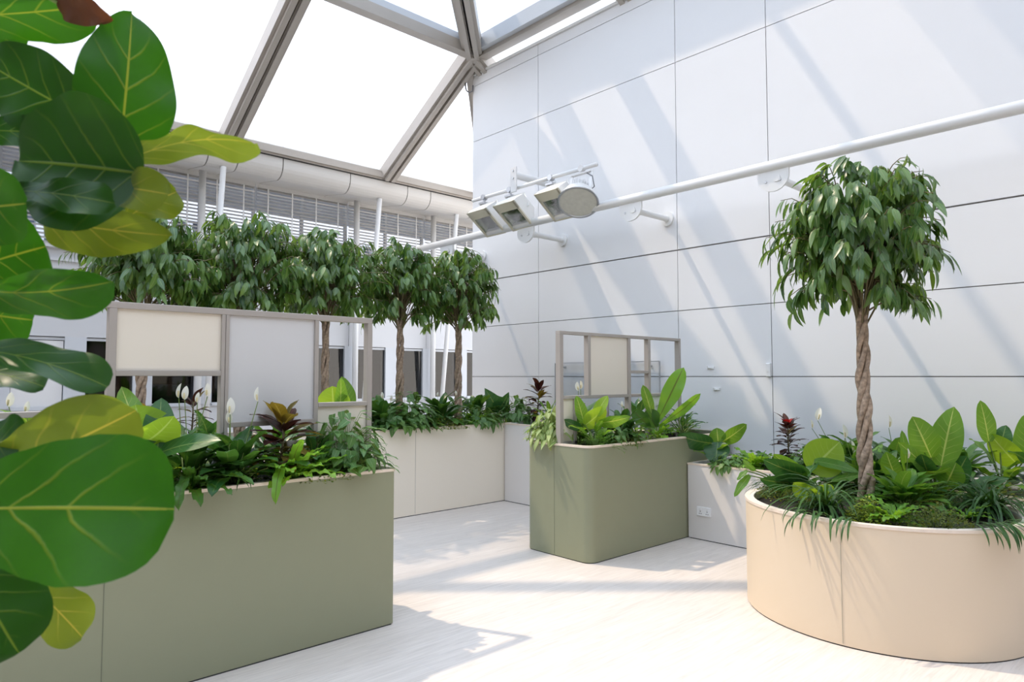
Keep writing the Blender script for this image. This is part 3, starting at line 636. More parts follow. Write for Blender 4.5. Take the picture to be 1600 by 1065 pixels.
def vnrm(a, el): return (RGT*math.cos(R(a))+FWD*math.sin(R(a)))*-math.sin(R(el))+Vector((0, 0, math.cos(R(el))))
def petiole(m, a, b, r, n=5, sag=.15):
    a, b = Vector(a), Vector(b); mid = (a+b)/2+Vector((0, 0, (b-a).length*sag)); m.tube([a, (a+mid*2+b)/4+(mid-(a+b)/2)*.3, mid*.6+(a+b)*.2, (b+mid)/2, b], [r*1.4, r*1.2, r, r*.9, r*.8], n, False)
STY = { # material, profile, droop, fold, wave, waves, seg, cols, petiole radius
 'philo': ('philo', P_paddle, .55, .22, .006, 2, 9, 5, .006), 'philo_dark': ('philo_dark', P_paddle, .7, .2, .006, 2, 9, 5, .006), 'lime': ('lime', P_paddle, .9, .12, .006, 2, 9, 5, .006),
 'heart': ('philo_dark', P_heart, .6, .15, .004, 2, 7, 5, .004), 'nest': ('nest', P_nest, .9, .14, .014, 4.5, 16, 5, .003), 'nest_dark': ('nest_dark', P_nest, 1.2, .14, .014, 4.5, 16, 5, .003),
 'lily': ('lily', P_ovate, .85, .2, .004, 2, 8, 5, .004), 'lily_bright': ('lily_bright', P_ovate, .85, .2, .004, 2, 8, 5, .004),
 'croton': ('croton', P_ovate, .5, .25, .004, 1.5, 7, 3, .003), 'croton_olive': ('croton_olive', P_ovate, .5, .25, .004, 1.5, 7, 3, .003), 'croton_red': ('croton_red', P_lance, .4, .25, .003, 1.5, 6, 3, .003),
 'ivy': ('ivy', P_arrow, .35, .12, .003, 1.5, 5, 3, .002), 'varieg': ('varieg', P_lance, .9, .2, .002, 1, 6, 3, .002),
 'grass': ('grass', P_strap, 2.3, .2, 0, 1, 8, 3, .001), 'grass_lt': ('grass_lt', P_strap, 1.7, .2, 0, 1, 8, 3, .001)}
def put_leaf(m, sty, base, a, el, pl, Ln, W, droop=None, ph=0, stemidx=1, lean=0):
    mt, prof, dr, fo, wv, wn, sg, co, pr = STY[sty]; base = Vector(base)
    q = base+vdir(a, min(88, el+6))*pl
    ok = m.leaf(q, vdir(a, el-8), vnrm(a, el-8), Ln, W, prof, dr if droop is None else droop, fo, wv*W/.08, wn, sg, co, 0, ph, lean)
    if ok and pl > .02: c = m.cur; m.cur = stemidx; petiole(m, base, q, pr); m.cur = c
def clump(m, sty, base, seed, n, L0, W0, pl=(.05, .15), el=(80, 15), spread=.03, amin=0, amax=360, jit=.25, mix=None):
    r = random.Random(seed); base = Vector(base)
    for i in range(n):
        t = (i+.5)/n; a = amin+(i*137.5+r.uniform(-25, 25)) % (amax-amin); e = el[0]+(el[1]-el[0])*t+r.uniform(-10, 10)
        s_ = 1+r.uniform(-jit, jit); off = Vector((r.uniform(-1, 1), r.uniform(-1, 1), 0))*spread
        if mix and r.random() < mix[1]: m.cur = mix[2]
        put_leaf(m, sty, base+off, a, e, pl[0]+(pl[1]-pl[0])*r.random(), L0*s_, W0*s_, ph=r.uniform(0, 6), lean=r.uniform(-.35, .35))
        m.cur = 0
def lz(loc, d=0): return loc
def px_leaf(parent, matn, depth, b, t, wpx, db=0, dt=0, roll=0, droop=.4, fold=.15, wave=.004, wn=2, prof=P_paddle, seg=12, cols=5, base=None, pr=.006, name='leaf', curl=0, mats=None, ph=0):
    """one big leaf from its attachment to its tip, bent over its length"""
    B, T = at(b[0], b[1], depth+db), at(t[0], t[1], depth+dt); ch = T-B; Ln = ch.length; c = ch/Ln
    vw = (Vector((0, 0, CAMH))-(B+T)/2).normalized(); n = (vw-c*vw.dot(c)).normalized(); s_ = c.cross(n); n = n*math.cos(R(roll))+s_*math.sin(R(roll))
    h = droop/2; d = c*math.cos(h)+n*math.sin(h); n2 = n*math.cos(h)-c*math.sin(h)
    m = MB(); Ln *= (h/math.sin(h) if abs(h) > .01 else 1)
    m.leaf(B, d, n2, Ln, wpx/FPX*(depth+db*.3+dt*.7), prof, droop, fold, wave, wn, seg, cols, curl, ph)
    if base is not None: m.cur = 1; petiole(m, base, B+d*.004, pr, 6, .06)
    return m.build(name, [M[matn], M['stem']], parent, smooth=True)
def loc_of(key, px, row):
    z = SOIL[key]
    if key in ('L', 'S', 'B'): return Vector((xat(px, row), row, z))
    return Vector((row, yat(px, row), z))
def oval_at(px, py):
    p = at(px, py, 1); d = p-Vector((0, 0, CAMH)); q = Vector((0, 0, CAMH))+d*((SOIL['O']-CAMH)/d.z)
    v = Vector(((q.x-OX)/.68, (q.y-OY)/.76, 0)); l = v.length
    if l > 1: v /= l
    return Vector((OX+v.x*.68, OY+v.y*.76, SOIL['O']))
def dep(p): return FWD.dot(Vector((p.x, p.y, 0)))*math.cos(PITCH)+(p.z-CAMH)*math.sin(PITCH)
def simple(name, label, cat, loc, mats, fn, group=None):
    m = MB(); fn(m); return tag(m.build(name, [M[x] for x in mats], smooth=True), label, cat, group)
def stand(name, label, cat, loc): return thing(name, label, cat, loc)

def peace_lily(label, loc, seed, n=26, L0=.20, W0=.085, flowers=(), sty='lily', el=(82, 12), pl=(.08, .2)):
    t = stand('peace_lily', label, 'plant', loc); m = MB(); clump(m, sty, loc, seed, int(n*1.6), L0*1.12, W0*1.05, pl, (el[0], max(el[1], 14)), .045); m.build('foliage', [M[STY[sty][0]], M['stem']], t, smooth=True)
    r = random.Random(seed)
    for fx, fy, h in flowers:        # flower tip and spathe height
        T = at(fx, fy, dep(loc)+r.uniform(-.03, .03)); dn = Vector((r.uniform(-.15, .15), r.uniform(-.15, .15), 1)).normalized(); B = T-dn*h
        f = MB(); f.leaf(B, dn, (-FWD+RGT*r.uniform(-.9, .9)), h, h*.46, P_ovate, .25, .5, 0, 1, 9, 5)
        f.cur = 1; petiole(f, Vector(loc)+Vector((r.uniform(-.03, .03), r.uniform(-.03, .03), 0)), B, .003, 5, .03)
        fo = f.build('flower', [M['spathe'], M['stem']], t, smooth=True)
        MB().lathe(B+dn*h*.08-FWD*.012, dn, [(.002, 0), (.005, .01), (.005, h*.38), (.002, h*.42)], 8).build('spadix', M['spadix'], fo, smooth=True)
    return t
def nest_fern(label, loc, seed, n=20, L0=.34, W0=.06, sty='nest', el=(80, 5), hang=0):
    t = stand('birds_nest_fern', label, 'fern', loc); r = random.Random(seed); n = int(n*1.35); el = (el[0], max(28, el[1]))
    global GUARD
    GUARD = False
    if hang: m = MB(); m.leaf(Vector(loc)+Vector((0, -.02, .05)), vdir(hang, 48), vnrm(hang, 48), L0*1.25, W0, P_nest, 2.6, .14, .012, 4.5, 18, 5); m.build('frond', [M[STY[sty][0]]], t, smooth=True)
    GUARD = True
    for i in range(n):
        m = MB(); tt = (i+.5)/n; s_ = r.uniform(.75, 1.15); put_leaf(m, sty, Vector(loc)+Vector((r.uniform(-.02, .02), r.uniform(-.02, .02), 0)), i*137.5+r.uniform(-20, 20), el[0]+(el[1]-el[0])*tt+r.uniform(-8, 8), 0, L0*s_, W0*s_, ph=r.uniform(0, 6), lean=r.uniform(-.3, .3))
        if m.v: m.build('frond', [M[STY[sty][0]]], t, smooth=True)
    return t
def philo(label, loc, seed, n=9, L0=.24, W0=.13, sty='philo', pl=(.1, .22), el=(80, 20), leaves=(), name='philodendron', arc=(0, 360)):
    """random leaves plus hand placed ones: (attach px, tip px, width px, options)"""
    t = stand(name, label, 'plant', loc); r = random.Random(seed); n = int(n*1.35+.5); el = (el[0], max(el[1], 22))
    for i in range(n):
        m = MB(); tt = (i+.5)/max(1, n); s_ = r.uniform(.8, 1.15)
        put_leaf(m, sty, Vector(loc)+Vector((r.uniform(-.02, .02), r.uniform(-.02, .02), 0)), arc[0]+(i*137.5+r.uniform(-20, 20)) % (arc[1]-arc[0]), el[0]+(el[1]-el[0])*tt+r.uniform(-8, 8), r.uniform(*pl), L0*s_, W0*s_, ph=r.uniform(0, 6), lean=r.uniform(-.25, .25))
        if m.v: m.build('leaf', [M[STY[sty][0]], M['stem']], t, smooth=True)
    global GUARD
    GUARD = False
    for b, tp, wpx, kw in leaves:
        kw = dict(kw); mn = kw.pop('m', STY[sty][0]); px_leaf(t, mn, dep(loc), b, tp, wpx, base=loc, **kw)
    GUARD = True
    return t
def croton(label, loc, seed, h=.3, n=24, L0=.16, W0=.05, sty='croton', mix='croton_olive', mixp=.3, top=None, topn=4):
    t = stand('croton', label, 'plant', loc); r = random.Random(seed); loc = Vector(loc); tipv = loc+Vector((r.uniform(-.03, .03), r.uniform(-.03, .03), h))
    MB().tube([loc, (loc+tipv)/2+Vector((.01, .01, 0)), tipv], [.009, .008, .006], 6).build('stem', M['twig'], t, smooth=True)
    m = MB()
    for i in range(n):
        q = .25+.75*(i/n); b = loc.lerp(tipv, q); a = i*137.5+r.uniform(-25, 25); e = 5+52*max(0, q-.35)/.65+r.uniform(-26, 26)
        m.cur = 1 if r.random() < mixp else 0
        put_leaf(m, sty, b, a, e, r.uniform(.01, .05), L0*r.uniform(.75, 1.15), W0*r.uniform(.8, 1.15), stemidx=2, ph=r.uniform(0, 6))
    m.build('foliage', [M[STY[sty][0]], M[mix], M['twig']], t, smooth=True)
    if top:
        m = MB()
        for i in range(topn): put_leaf(m, sty, tipv, i*110+20, 62, .0, L0*.7, W0*.9)
        o = m.build('new_leaves', [M[top]], t, smooth=True); o['label'] = 'bright new leaves at the tip'
    return t
def mound(name, label, cat, loc, seed, sty, n, rad, h, L0, W0, droop_out=True, group=None):
    """many short stalks from a spread base, each ending in a small leaf"""
    r = random.Random(seed); m = MB(); loc = Vector(loc); n = int(n*1.6)
    for i in range(n):
        a = r.uniform(0, 360); q = math.sqrt(r.random()); z = h*(1-q*q*.75)*r.uniform(.35, 1.05)
        b = loc+vdir(a, 0)*rad*.25*q; p = loc+vdir(a, 0)*rad*q+Vector((0, 0, z)); m.cur = 1
        m.tube([b, b.lerp(p, .6)+Vector((0, 0, z*.25)), p], .0018, 3, False); m.cur = 0
        e = r.uniform(-55, 25)-25*q; m.leaf(p, vdir(a+r.uniform(-60, 60), e), vnrm(a, e), L0*r.uniform(.7, 1.2), W0*r.uniform(.7, 1.2), STY[sty][1], STY[sty][2], STY[sty][3], .003, 1.5, 5, 3)
    return tag(m.build(name, [M[STY[sty][0]], M['stem']], smooth=True), label, cat, group)
def grass(label, loc, seed, n=60, L0=.28, W0=.009, sty='grass', el=(85, 25), name='mondo_grass_plant', spread=.05, arc=(0, 360), over=None):
    def fn(m):
        global GUARD
        clump(m, sty, loc, seed, n, L0, W0, (0, 0), el, spread, arc[0], arc[1], .35)
        if over:                     # blades bending over the oval rim: angle range on the rim and how many
            r = random.Random(seed+1); GUARD = False
            for i in range(over[2]):
                f = R(r.uniform(over[0], over[1])); q = .93+.03*r.random(); o = Vector((math.cos(f), math.sin(f), 0)); p0 = Vector((OX+.78*q*o.x, OY+.86*q*o.y, .74+.02*r.random()))
                sd = Vector((-o.y, o.x, 0))*r.uniform(-.5, .5); m.leaf(p0, o+sd+Vector((0, 0, r.uniform(.3, .7))), Vector((0, 0, 1)), r.uniform(.16, .30), W0*1.15, P_strap, r.uniform(1.9, 2.3), .2, 0, 1, 10, 3)
            GUARD = True
    return simple(name, label, 'grass', loc, [STY[sty][0]], fn)
def creeper(label, loc, seed, n=420, rad=.14, h=.09, sty='creeper', L0=.016):
    r = random.Random(seed); m = MB(); loc = Vector(loc)
    for i in range(n):
        a = r.uniform(0, 360); q = math.sqrt(r.random()); z = h*(1-q*q)*r.uniform(.3, 1.1)
        p = loc+vdir(a, 0)*rad*q+Vector((0, 0, z)); e = r.uniform(-20, 50); m.leaf(p, vdir(r.uniform(0, 360), e), vnrm(a, e), L0*r.uniform(.7, 1.4), L0*.9, P_ovate, .3, .1, 0, 1, 2, 3)
        if i % 4 == 0: m.cur = 1; m.tube([loc+vdir(a, 0)*rad*q*.6, p], .001, 3, False); m.cur = 0
    return tag(m.build('creeping_plant', [M[sty], M['stem']], smooth=True), label, 'plant')
def feather(label, loc, seed, n=34, L0=.24):
    r = random.Random(seed); m = MB(); loc = Vector(loc)
    for i in range(n):
        a = i*137.5; e = r.uniform(15, 85); d = vdir(a, e); nn = vnrm(a, e); p = loc+Vector((r.uniform(-.05, .05), r.uniform(-.05, .05), 0)); s_ = d.cross(nn); k = 13; pts = [p]; ln = L0*r.uniform(.7, 1.1)
        for j in range(k):
            p = p+d*ln/k; aa = .07; d, nn = d*math.cos(aa)-nn*math.sin(aa), nn*math.cos(aa)+d*math.sin(aa); pts.append(p)
            if j > 2:
                for q in (-1, 1): m.leaf(p, (d*.6+s_*q+nn*r.uniform(-.3, .4)), nn, .05*(1-j/k*.6), .006, P_strap, .3, 0, 0, 1, 2, 3)
        m.cur = 1; m.tube(pts, .0012, 3, False); m.cur = 0
    return tag(m.build('asparagus_fern', [M['fine'], M['stem']], smooth=True), label, 'fern')

def ficus(label, loc, seed, ztop, rad, zb, zc, nt=110, lean=(0, 0), group='braided ficus trees', LS=1.0, wb=1.0):
    """braided trunk, twigs and hanging pointed leaves"""
    t = stand('ficus_tree', label, 'tree', loc); r = random.Random(seed); loc = Vector(loc); z1 = zb+.12
    for k in range(4):
        tr = MB(); pts, rs = [], []; ns = 46; ph = r.uniform(0, 1)
        for i in range(ns):
            q = i/(ns-1); a = 2*PI*(k/4)+q*2*PI*(1.7+.15*seed % .4); rr = .026*(1+.22*math.sin(q*19+ph*6))+.012*(1-q)**3
            pts.append(loc+Vector((math.cos(a)*rr+lean[0]*q, math.sin(a)*rr+lean[1]*q, (z1-loc.z)*q))); rs.append(.0205*(1+.16*math.sin(q*31+k*2))*(1.15-.3*q))
        tr.tube(pts, rs, 8); tr.build('trunk_strand', M['bark'], t, smooth=True)
    cx = Vector((loc.x+lean[0], loc.y+lean[1], 0)); tw, lf = MB(), MB()
    for i in range(nt):
        a = r.uniform(0, 2*PI); th = math.acos(1-r.random()*1.72); inner = r.random() < .22
        f = (r.uniform(.45, .75) if inner else r.uniform(.82, 1.08)); wob = 1+wb*(.14*math.sin(3*a+seed)+.09*math.sin(5*a+2*seed))
        rh = rad*(math.sin(th) if th < PI/2 else math.sin(th)**1.15)*f*wob; up = (ztop-zc)*math.cos(th) if th < PI/2 else (zc-zb)*math.cos(th)*1.15
        tip = cx+Vector((math.cos(a)*rh, math.sin(a)*rh, zc+up*f)); st = cx+Vector((math.cos(a)*.03, math.sin(a)*.03, r.uniform(zb, zc+.2*(ztop-zc))))
        mid = st.lerp(tip, .55); mid.z = max(st.z, tip.z)+.14*r.uniform(.2, 1); pts = []
        for j in range(7): q = j/6; pts.append(st*(1-q)**2+mid*2*q*(1-q)+tip*q*q)
        tw.tube(pts, [.007-.0008*j for j in range(7)], 4, False)
        nl = r.randint(11, 15)
        for j in range(nl):
            q = .42+.62*j/nl; q2 = min(q, 1); p = st*(1-q2)**2+mid*2*q2*(1-q2)+tip*q2*q2; tan = (tip-mid).normalized(); out = Vector((math.cos(a), math.sin(a), 0))
            rv = Vector((r.uniform(-1, 1), r.uniform(-1, 1), r.uniform(-.6, .6))); hang = .95 if th > .6 else .35
            d = tan*.35+out*.25+rv*.62+Vector((0, 0, -1))*hang; n_ = out*.7+Vector((0, 0, 1))*.7+rv.yzx*.4; pp = p+rv.zxy*.02
            lf.leaf(pp, d, n_, r.uniform(.12, .18)*LS, r.uniform(.040, .056)*LS, P_lance, r.uniform(.2, .9), .22, 0, 1, 5, 3, 0, 0, r.uniform(-.3, .3))
    tw.build('twigs', M['twig'], t, smooth=True); lf.build('crown', M['ficus'], t, smooth=True)
    return t

# trees in the cream planter, then the one in the oval planter
TY = 7.05
ficus('braided tree in the cream planter nearest the panel wall', (5.57, TY, SOIL['B']), 1, 3.28, .60, 2.17, 2.72, 135)
ficus('braided tree in the cream planter, second from the panel wall', (4.66, TY, SOIL['B']), 2, 3.28, .58, 2.17, 2.72, 135)
ficus('braided tree in the cream planter behind the open end cell of the screen', (3.67, TY, SOIL['B']), 3, 3.22, .68, 2.17, 2.70, 165)
ficus('braided tree in the cream planter behind the light grey screen panel', (2.72, TY, SOIL['B']), 4, 3.28, .64, 2.15, 2.70, 150)
ficus('braided tree in the cream planter behind the fig leaves', (1.80, TY, SOIL['B']), 5, 3.15, .64, 2.15, 2.66, 145)
ficus('braided tree standing alone in the oval cream planter', (5.03, 1.83, SOIL['O']), 8, 3.12, .54, 1.96, 2.58, 200, group=None, wb=.6)

# --- long sage planter
GUARD = True
Fr, Bk = 4.0, 4.42
p = loc_of('L', 215, 4.02)
philo('lime leaved philodendron beside the big fig leaf on the long sage planter', p, 11, 3, .2, .14, 'lime', leaves=[
 ((218, 702), (212, 632), 108, dict(roll=10, droop=.5, fold=.1)), ((226, 690), (272, 648), 66, dict(m='lime', roll=35, droop=.7, dt=-.05)), ((240, 712), (348, 690), 42, dict(m='philo_dark', roll=-50, droop=.5, dt=-.08)), ((225, 700), (190, 605), 40, dict(m='philo', dt=.15)), ((246, 706), (252, 622), 46, dict(m='philo_dark', dt=.1))])
peace_lily('peace lily with open white flowers beside the lime leaves on the long sage planter', loc_of('L', 300, 4.03), 12, 26, .2, .085, [(281, 598, .085), (291, 602, .08), (325, 598, .075), (310, 612, .06)])
peace_lily('peace lily with two tall flowers by the middle screen post', loc_of('L', 368, 4.0), 13, 28, .22, .09, [(361, 620, .10), (401, 604, .085), (358, 640, .08)])
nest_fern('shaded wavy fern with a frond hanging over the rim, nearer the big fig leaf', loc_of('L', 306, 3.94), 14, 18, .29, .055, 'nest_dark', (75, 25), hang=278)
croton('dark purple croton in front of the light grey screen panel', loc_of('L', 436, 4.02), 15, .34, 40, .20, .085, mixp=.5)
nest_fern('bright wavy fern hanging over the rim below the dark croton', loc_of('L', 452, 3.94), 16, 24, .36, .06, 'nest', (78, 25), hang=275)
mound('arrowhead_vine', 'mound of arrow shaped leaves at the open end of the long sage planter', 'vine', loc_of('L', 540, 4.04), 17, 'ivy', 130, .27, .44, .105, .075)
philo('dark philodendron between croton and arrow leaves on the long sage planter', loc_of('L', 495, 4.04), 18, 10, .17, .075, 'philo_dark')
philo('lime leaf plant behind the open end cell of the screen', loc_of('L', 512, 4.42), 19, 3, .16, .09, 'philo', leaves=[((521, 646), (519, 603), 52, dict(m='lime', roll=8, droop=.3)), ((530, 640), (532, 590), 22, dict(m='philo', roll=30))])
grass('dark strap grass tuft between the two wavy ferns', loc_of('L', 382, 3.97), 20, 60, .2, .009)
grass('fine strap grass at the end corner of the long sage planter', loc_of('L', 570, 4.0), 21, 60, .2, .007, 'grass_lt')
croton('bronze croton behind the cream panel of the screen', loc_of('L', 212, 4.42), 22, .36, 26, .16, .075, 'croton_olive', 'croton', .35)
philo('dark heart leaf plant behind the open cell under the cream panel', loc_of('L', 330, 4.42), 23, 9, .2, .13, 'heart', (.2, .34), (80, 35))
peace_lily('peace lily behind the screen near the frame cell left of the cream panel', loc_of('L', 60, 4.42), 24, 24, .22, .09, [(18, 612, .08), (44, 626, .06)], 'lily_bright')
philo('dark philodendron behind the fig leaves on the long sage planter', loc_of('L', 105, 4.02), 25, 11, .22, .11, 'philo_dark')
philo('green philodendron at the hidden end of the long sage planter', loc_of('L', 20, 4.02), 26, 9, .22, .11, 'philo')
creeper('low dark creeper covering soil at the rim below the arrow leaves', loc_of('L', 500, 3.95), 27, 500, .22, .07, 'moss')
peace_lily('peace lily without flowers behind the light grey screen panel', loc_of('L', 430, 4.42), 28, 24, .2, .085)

# --- cream planter
peace_lily('peace lily with thin flowers at the screen end of the cream planter', loc_of('B', 597, 6.85), 31, 26, .24, .09, [(597, 612, .08), (612, 617, .07)])
mound('arrowhead_vine', 'arrow leaf mound around the second tree trunk in the cream planter', 'vine', loc_of('B', 640, 6.86), 32, 'ivy', 120, .34, .46, .13, .09)
peace_lily('leafy peace lily between the two trunks in the cream planter', loc_of('B', 690, 6.88), 33, 30, .26, .09, [(684, 612, .06), (712, 610, .06)])
mound('arrowhead_vine', 'dark arrow leaf mound at the rim below the second tree', 'vine', loc_of('B', 615, 6.74), 34, 'ivy', 90, .26, .28, .11, .08)
nest_fern('bright small fern at the foot of the tree nearest the panel wall', loc_of('B', 738, 6.80), 35, 20, .26, .055, 'nest', (75, 5))
philo('broad leaf philodendron in the inner corner of the cream planter', loc_of('B', 774, 6.95), 36, 6, .22, .15, 'heart', (.12, .22), (75, 25), leaves=[((778, 640), (757, 606), 42, dict(roll=10, m='philo_dark', prof=P_heart)), ((780, 640), (795, 612), 34, dict(roll=20, m='philo_dark', prof=P_heart))])
creeper('dark low creeper along the rim below the trees', loc_of('B', 690, 6.72), 37, 500, .34, .12, 'moss', .03)
philo('dark leafy plant behind the tree nearest the panel wall', loc_of('B', 715, 7.25), 38, 12, .24, .1, 'philo_dark')
philo('tall single leaf plant behind the open end cell in the cream planter', loc_of('B', 540, 6.9), 39, 9, .22, .1, 'philo_dark', leaves=[((548, 640), (533, 588), 26, dict(m='philo', roll=25))])
peace_lily('grey green lily seen beside the end post of the screen', loc_of('B', 576, 7.2), 40, 24, .26, .1)
philo('dark filler plant in the cream planter behind the light grey panel', loc_of('B', 440, 6.9), 41, 10, .24, .11, 'philo_dark')
croton('dark croton in the cream planter behind the open cell under the cream panel', loc_of('B', 300, 6.9), 42, .4, 20, .18, .06)
philo('green filler plant in the cream planter beyond the fig leaves', loc_of('B', 60, 6.9), 43, 10, .24, .11, 'philo')

# --- pale grey joining planter
mound('arrowhead_vine', 'grey green vine in the corner between cream and pale grey planters', 'vine', loc_of('G', 806, 6.3), 51, 'ivy', 80, .24, .40, .14, .075)
croton('dark croton against the panel wall left of the small screen', loc_of('G', 838, 6.45), 52, .46, 34, .18, .075, mixp=.15)
philo('long leaved plant between the dark croton and the small screen', loc_of('G', 858, 6.35), 53, 8, .26, .06, 'philo', (.1, .2))

# --- short sage planter
mound('variegated_vine', 'pale variegated vine spilling over the rounded corner of the short sage planter', 'vine', Vector((4.63, 4.45, SOIL['S'])), 61, 'varieg', 130, .22, .36, .12, .04)
peace_lily('peace lily with white flowers behind the small screen', loc_of('S', 906, 4.42), 62, 22, .22, .09, [(901, 596, .09), (908, 594, .085)])
philo('light green leaf plant in front of the cream panel of the small screen', loc_of('S', 930, 4.06), 63, 5, .17, .085, 'philo', (.08, .16), leaves=[((914, 664), (946, 636), 34, dict(m='lime', roll=30)), ((935, 660), (985, 650), 26, dict(m='philo', roll=45)), ((908, 668), (880, 655), 18, dict(m='philo_dark', roll=-30)), ((912, 660), (900, 618), 20, dict(m='philo', roll=20)), ((930, 650), (950, 618), 20, dict(m='lime', roll=-20))])
feather('feathery asparagus fern at the front rim of the short sage planter', loc_of('S', 934, 3.99), 64)
philo('big wavy bird nest plant rising above the end of the small screen', loc_of('S', 1026, 4.12), 65, 9, .28, .075, 'nest', (.0, .02), (80, 15), name='birds_nest_fern', leaves=[
 ((1026, 660), (1068, 574), 30, dict(m='nest', prof=P_nest, wave=.014, wn=3, droop=.35, seg=16)), ((1030, 665), (1094, 614), 17, dict(m='nest', prof=P_nest, roll=30)), ((1022, 660), (1004, 601), 17, dict(m='philo', prof=P_nest, roll=10)), ((1026, 668), (1010, 640), 30, dict(m='nest_dark', prof=P_nest)), ((1016, 668), (988, 640), 22, dict(m='nest_dark', prof=P_nest, droop=.9))])
peace_lily('peace lily between the cream panel and the big wavy leaves', loc_of('S', 975, 4.08), 66, 24, .17, .07, [(972, 626, .06)])
philo('heart leaf plant behind the middle post of the small screen', loc_of('S', 996, 4.42), 67, 7, .2, .12, 'heart', (.2, .3), (82, 50))
philo('small dark plant at the wall end of the short sage planter', loc_of('S', 1066, 4.02), 68, 14, .13, .05, 'philo_dark')
grass('yellowish grass tuft at the front rim under the big wavy leaves', loc_of('S', 1010, 3.98), 69, 60, .17, .006, 'grass_lt')
creeper('low creeper at the front rim of the short sage planter', loc_of('S', 970, 3.98), 70, 420, .2, .08, 'moss')
nest_fern('plain green fern behind the far post of the small screen', loc_of('S', 1062, 4.38), 71, 14, .3, .05, 'nest')

mound('arrowhead_vine', 'low green vine under the cream panel of the small screen', 'vine', loc_of('S', 962, 4.08), 72, 'ivy', 70, .22, .24, .09, .06)
peace_lily('peace lily at the foot of the far posts of the small screen', loc_of('S', 1045, 4.42), 73, 22, .22, .085)
philo('green leafy plant between the corner vine and the small screen post', loc_of('S', 885, 4.45), 74, 9, .2, .09, 'philo')
mound('arrowhead_vine', 'green vine at the rim in the inner corner of the cream planter', 'vine', loc_of('B', 752, 6.76), 75, 'ivy', 80, .26, .26, .12, .09)
peace_lily('peace lily behind the inner corner of the cream planter', loc_of('B', 745, 7.1), 76, 24, .26, .1)
nest_fern('dark wavy fern at the foot of the tree second from the panel wall', loc_of('B', 665, 6.78), 77, 16, .28, .06, 'nest_dark', (78, 28))
# --- low grey planter along the wall
philo('big leaved plant leaning from the low planter against the sage planter end', loc_of('W', 1118, 6.22), 81, 4, .2, .1, 'philo', (.1, .2), (75, 35), leaves=[((1112, 692), (1058, 678), 34, dict(m='philo_dark', roll=-35, droop=.5)), ((1122, 690), (1118, 726), 40, dict(m='philo_dark', roll=10, dt=-.12)), ((1128, 690), (1166, 662), 26, dict(m='philo', roll=30)), ((1122, 690), (1120, 668), 26, dict(m='philo'))])
nest_fern('bright fern between the big leaved plant and the red tipped croton', loc_of('W', 1176, 6.2), 82, 22, .28, .06, 'nest', (80, 5))
croton('dark croton with a red tip by the panel wall', loc_of('W', 1232, 6.45), 83, .42, 44, .14, .062, mixp=.05, top='croton_red', topn=3)
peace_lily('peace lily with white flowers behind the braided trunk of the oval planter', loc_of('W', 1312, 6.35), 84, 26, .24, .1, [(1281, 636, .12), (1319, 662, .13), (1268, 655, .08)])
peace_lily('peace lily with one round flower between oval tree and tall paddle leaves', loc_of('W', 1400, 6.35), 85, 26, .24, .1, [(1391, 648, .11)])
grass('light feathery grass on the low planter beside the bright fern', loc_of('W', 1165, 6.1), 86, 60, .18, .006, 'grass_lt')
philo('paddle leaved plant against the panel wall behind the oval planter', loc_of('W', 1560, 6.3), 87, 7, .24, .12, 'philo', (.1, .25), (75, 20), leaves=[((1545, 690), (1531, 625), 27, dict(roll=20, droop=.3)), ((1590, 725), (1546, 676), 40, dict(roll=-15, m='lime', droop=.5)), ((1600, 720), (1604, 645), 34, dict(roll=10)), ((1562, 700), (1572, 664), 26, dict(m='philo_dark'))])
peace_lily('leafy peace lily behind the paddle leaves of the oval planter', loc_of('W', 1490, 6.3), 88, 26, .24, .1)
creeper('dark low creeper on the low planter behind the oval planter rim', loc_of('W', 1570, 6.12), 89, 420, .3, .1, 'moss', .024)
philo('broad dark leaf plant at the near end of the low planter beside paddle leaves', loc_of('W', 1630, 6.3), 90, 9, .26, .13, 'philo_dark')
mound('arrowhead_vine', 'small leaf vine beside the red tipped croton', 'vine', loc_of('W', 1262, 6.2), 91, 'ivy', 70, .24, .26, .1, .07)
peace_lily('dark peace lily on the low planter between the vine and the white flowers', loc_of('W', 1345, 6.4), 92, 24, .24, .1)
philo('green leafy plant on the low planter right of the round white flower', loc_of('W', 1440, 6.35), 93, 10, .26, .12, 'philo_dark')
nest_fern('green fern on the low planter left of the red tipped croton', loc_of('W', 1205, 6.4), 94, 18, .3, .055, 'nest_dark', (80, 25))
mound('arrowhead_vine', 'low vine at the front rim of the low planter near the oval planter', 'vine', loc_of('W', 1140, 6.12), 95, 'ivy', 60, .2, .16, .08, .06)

# --- oval planter
p = oval_at(1255, 775)
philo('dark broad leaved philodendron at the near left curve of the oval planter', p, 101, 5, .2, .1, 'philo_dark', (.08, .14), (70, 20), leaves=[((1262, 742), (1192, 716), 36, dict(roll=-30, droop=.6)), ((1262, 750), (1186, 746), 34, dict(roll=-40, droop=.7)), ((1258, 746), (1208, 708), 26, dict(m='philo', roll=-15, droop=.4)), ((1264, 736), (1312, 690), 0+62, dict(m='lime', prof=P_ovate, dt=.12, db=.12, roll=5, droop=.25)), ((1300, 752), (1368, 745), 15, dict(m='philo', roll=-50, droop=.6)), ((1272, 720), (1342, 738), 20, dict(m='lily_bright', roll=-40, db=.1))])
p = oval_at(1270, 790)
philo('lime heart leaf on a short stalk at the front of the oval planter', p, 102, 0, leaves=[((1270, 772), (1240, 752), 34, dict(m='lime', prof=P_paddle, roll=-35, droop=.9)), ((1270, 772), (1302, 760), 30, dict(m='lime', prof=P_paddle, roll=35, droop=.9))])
grass('dark strap grass drooping over the front rim of the oval planter', oval_at(1290, 800), 103, 130, .42, .013, el=(85, 34), over=(167, 191, 16))
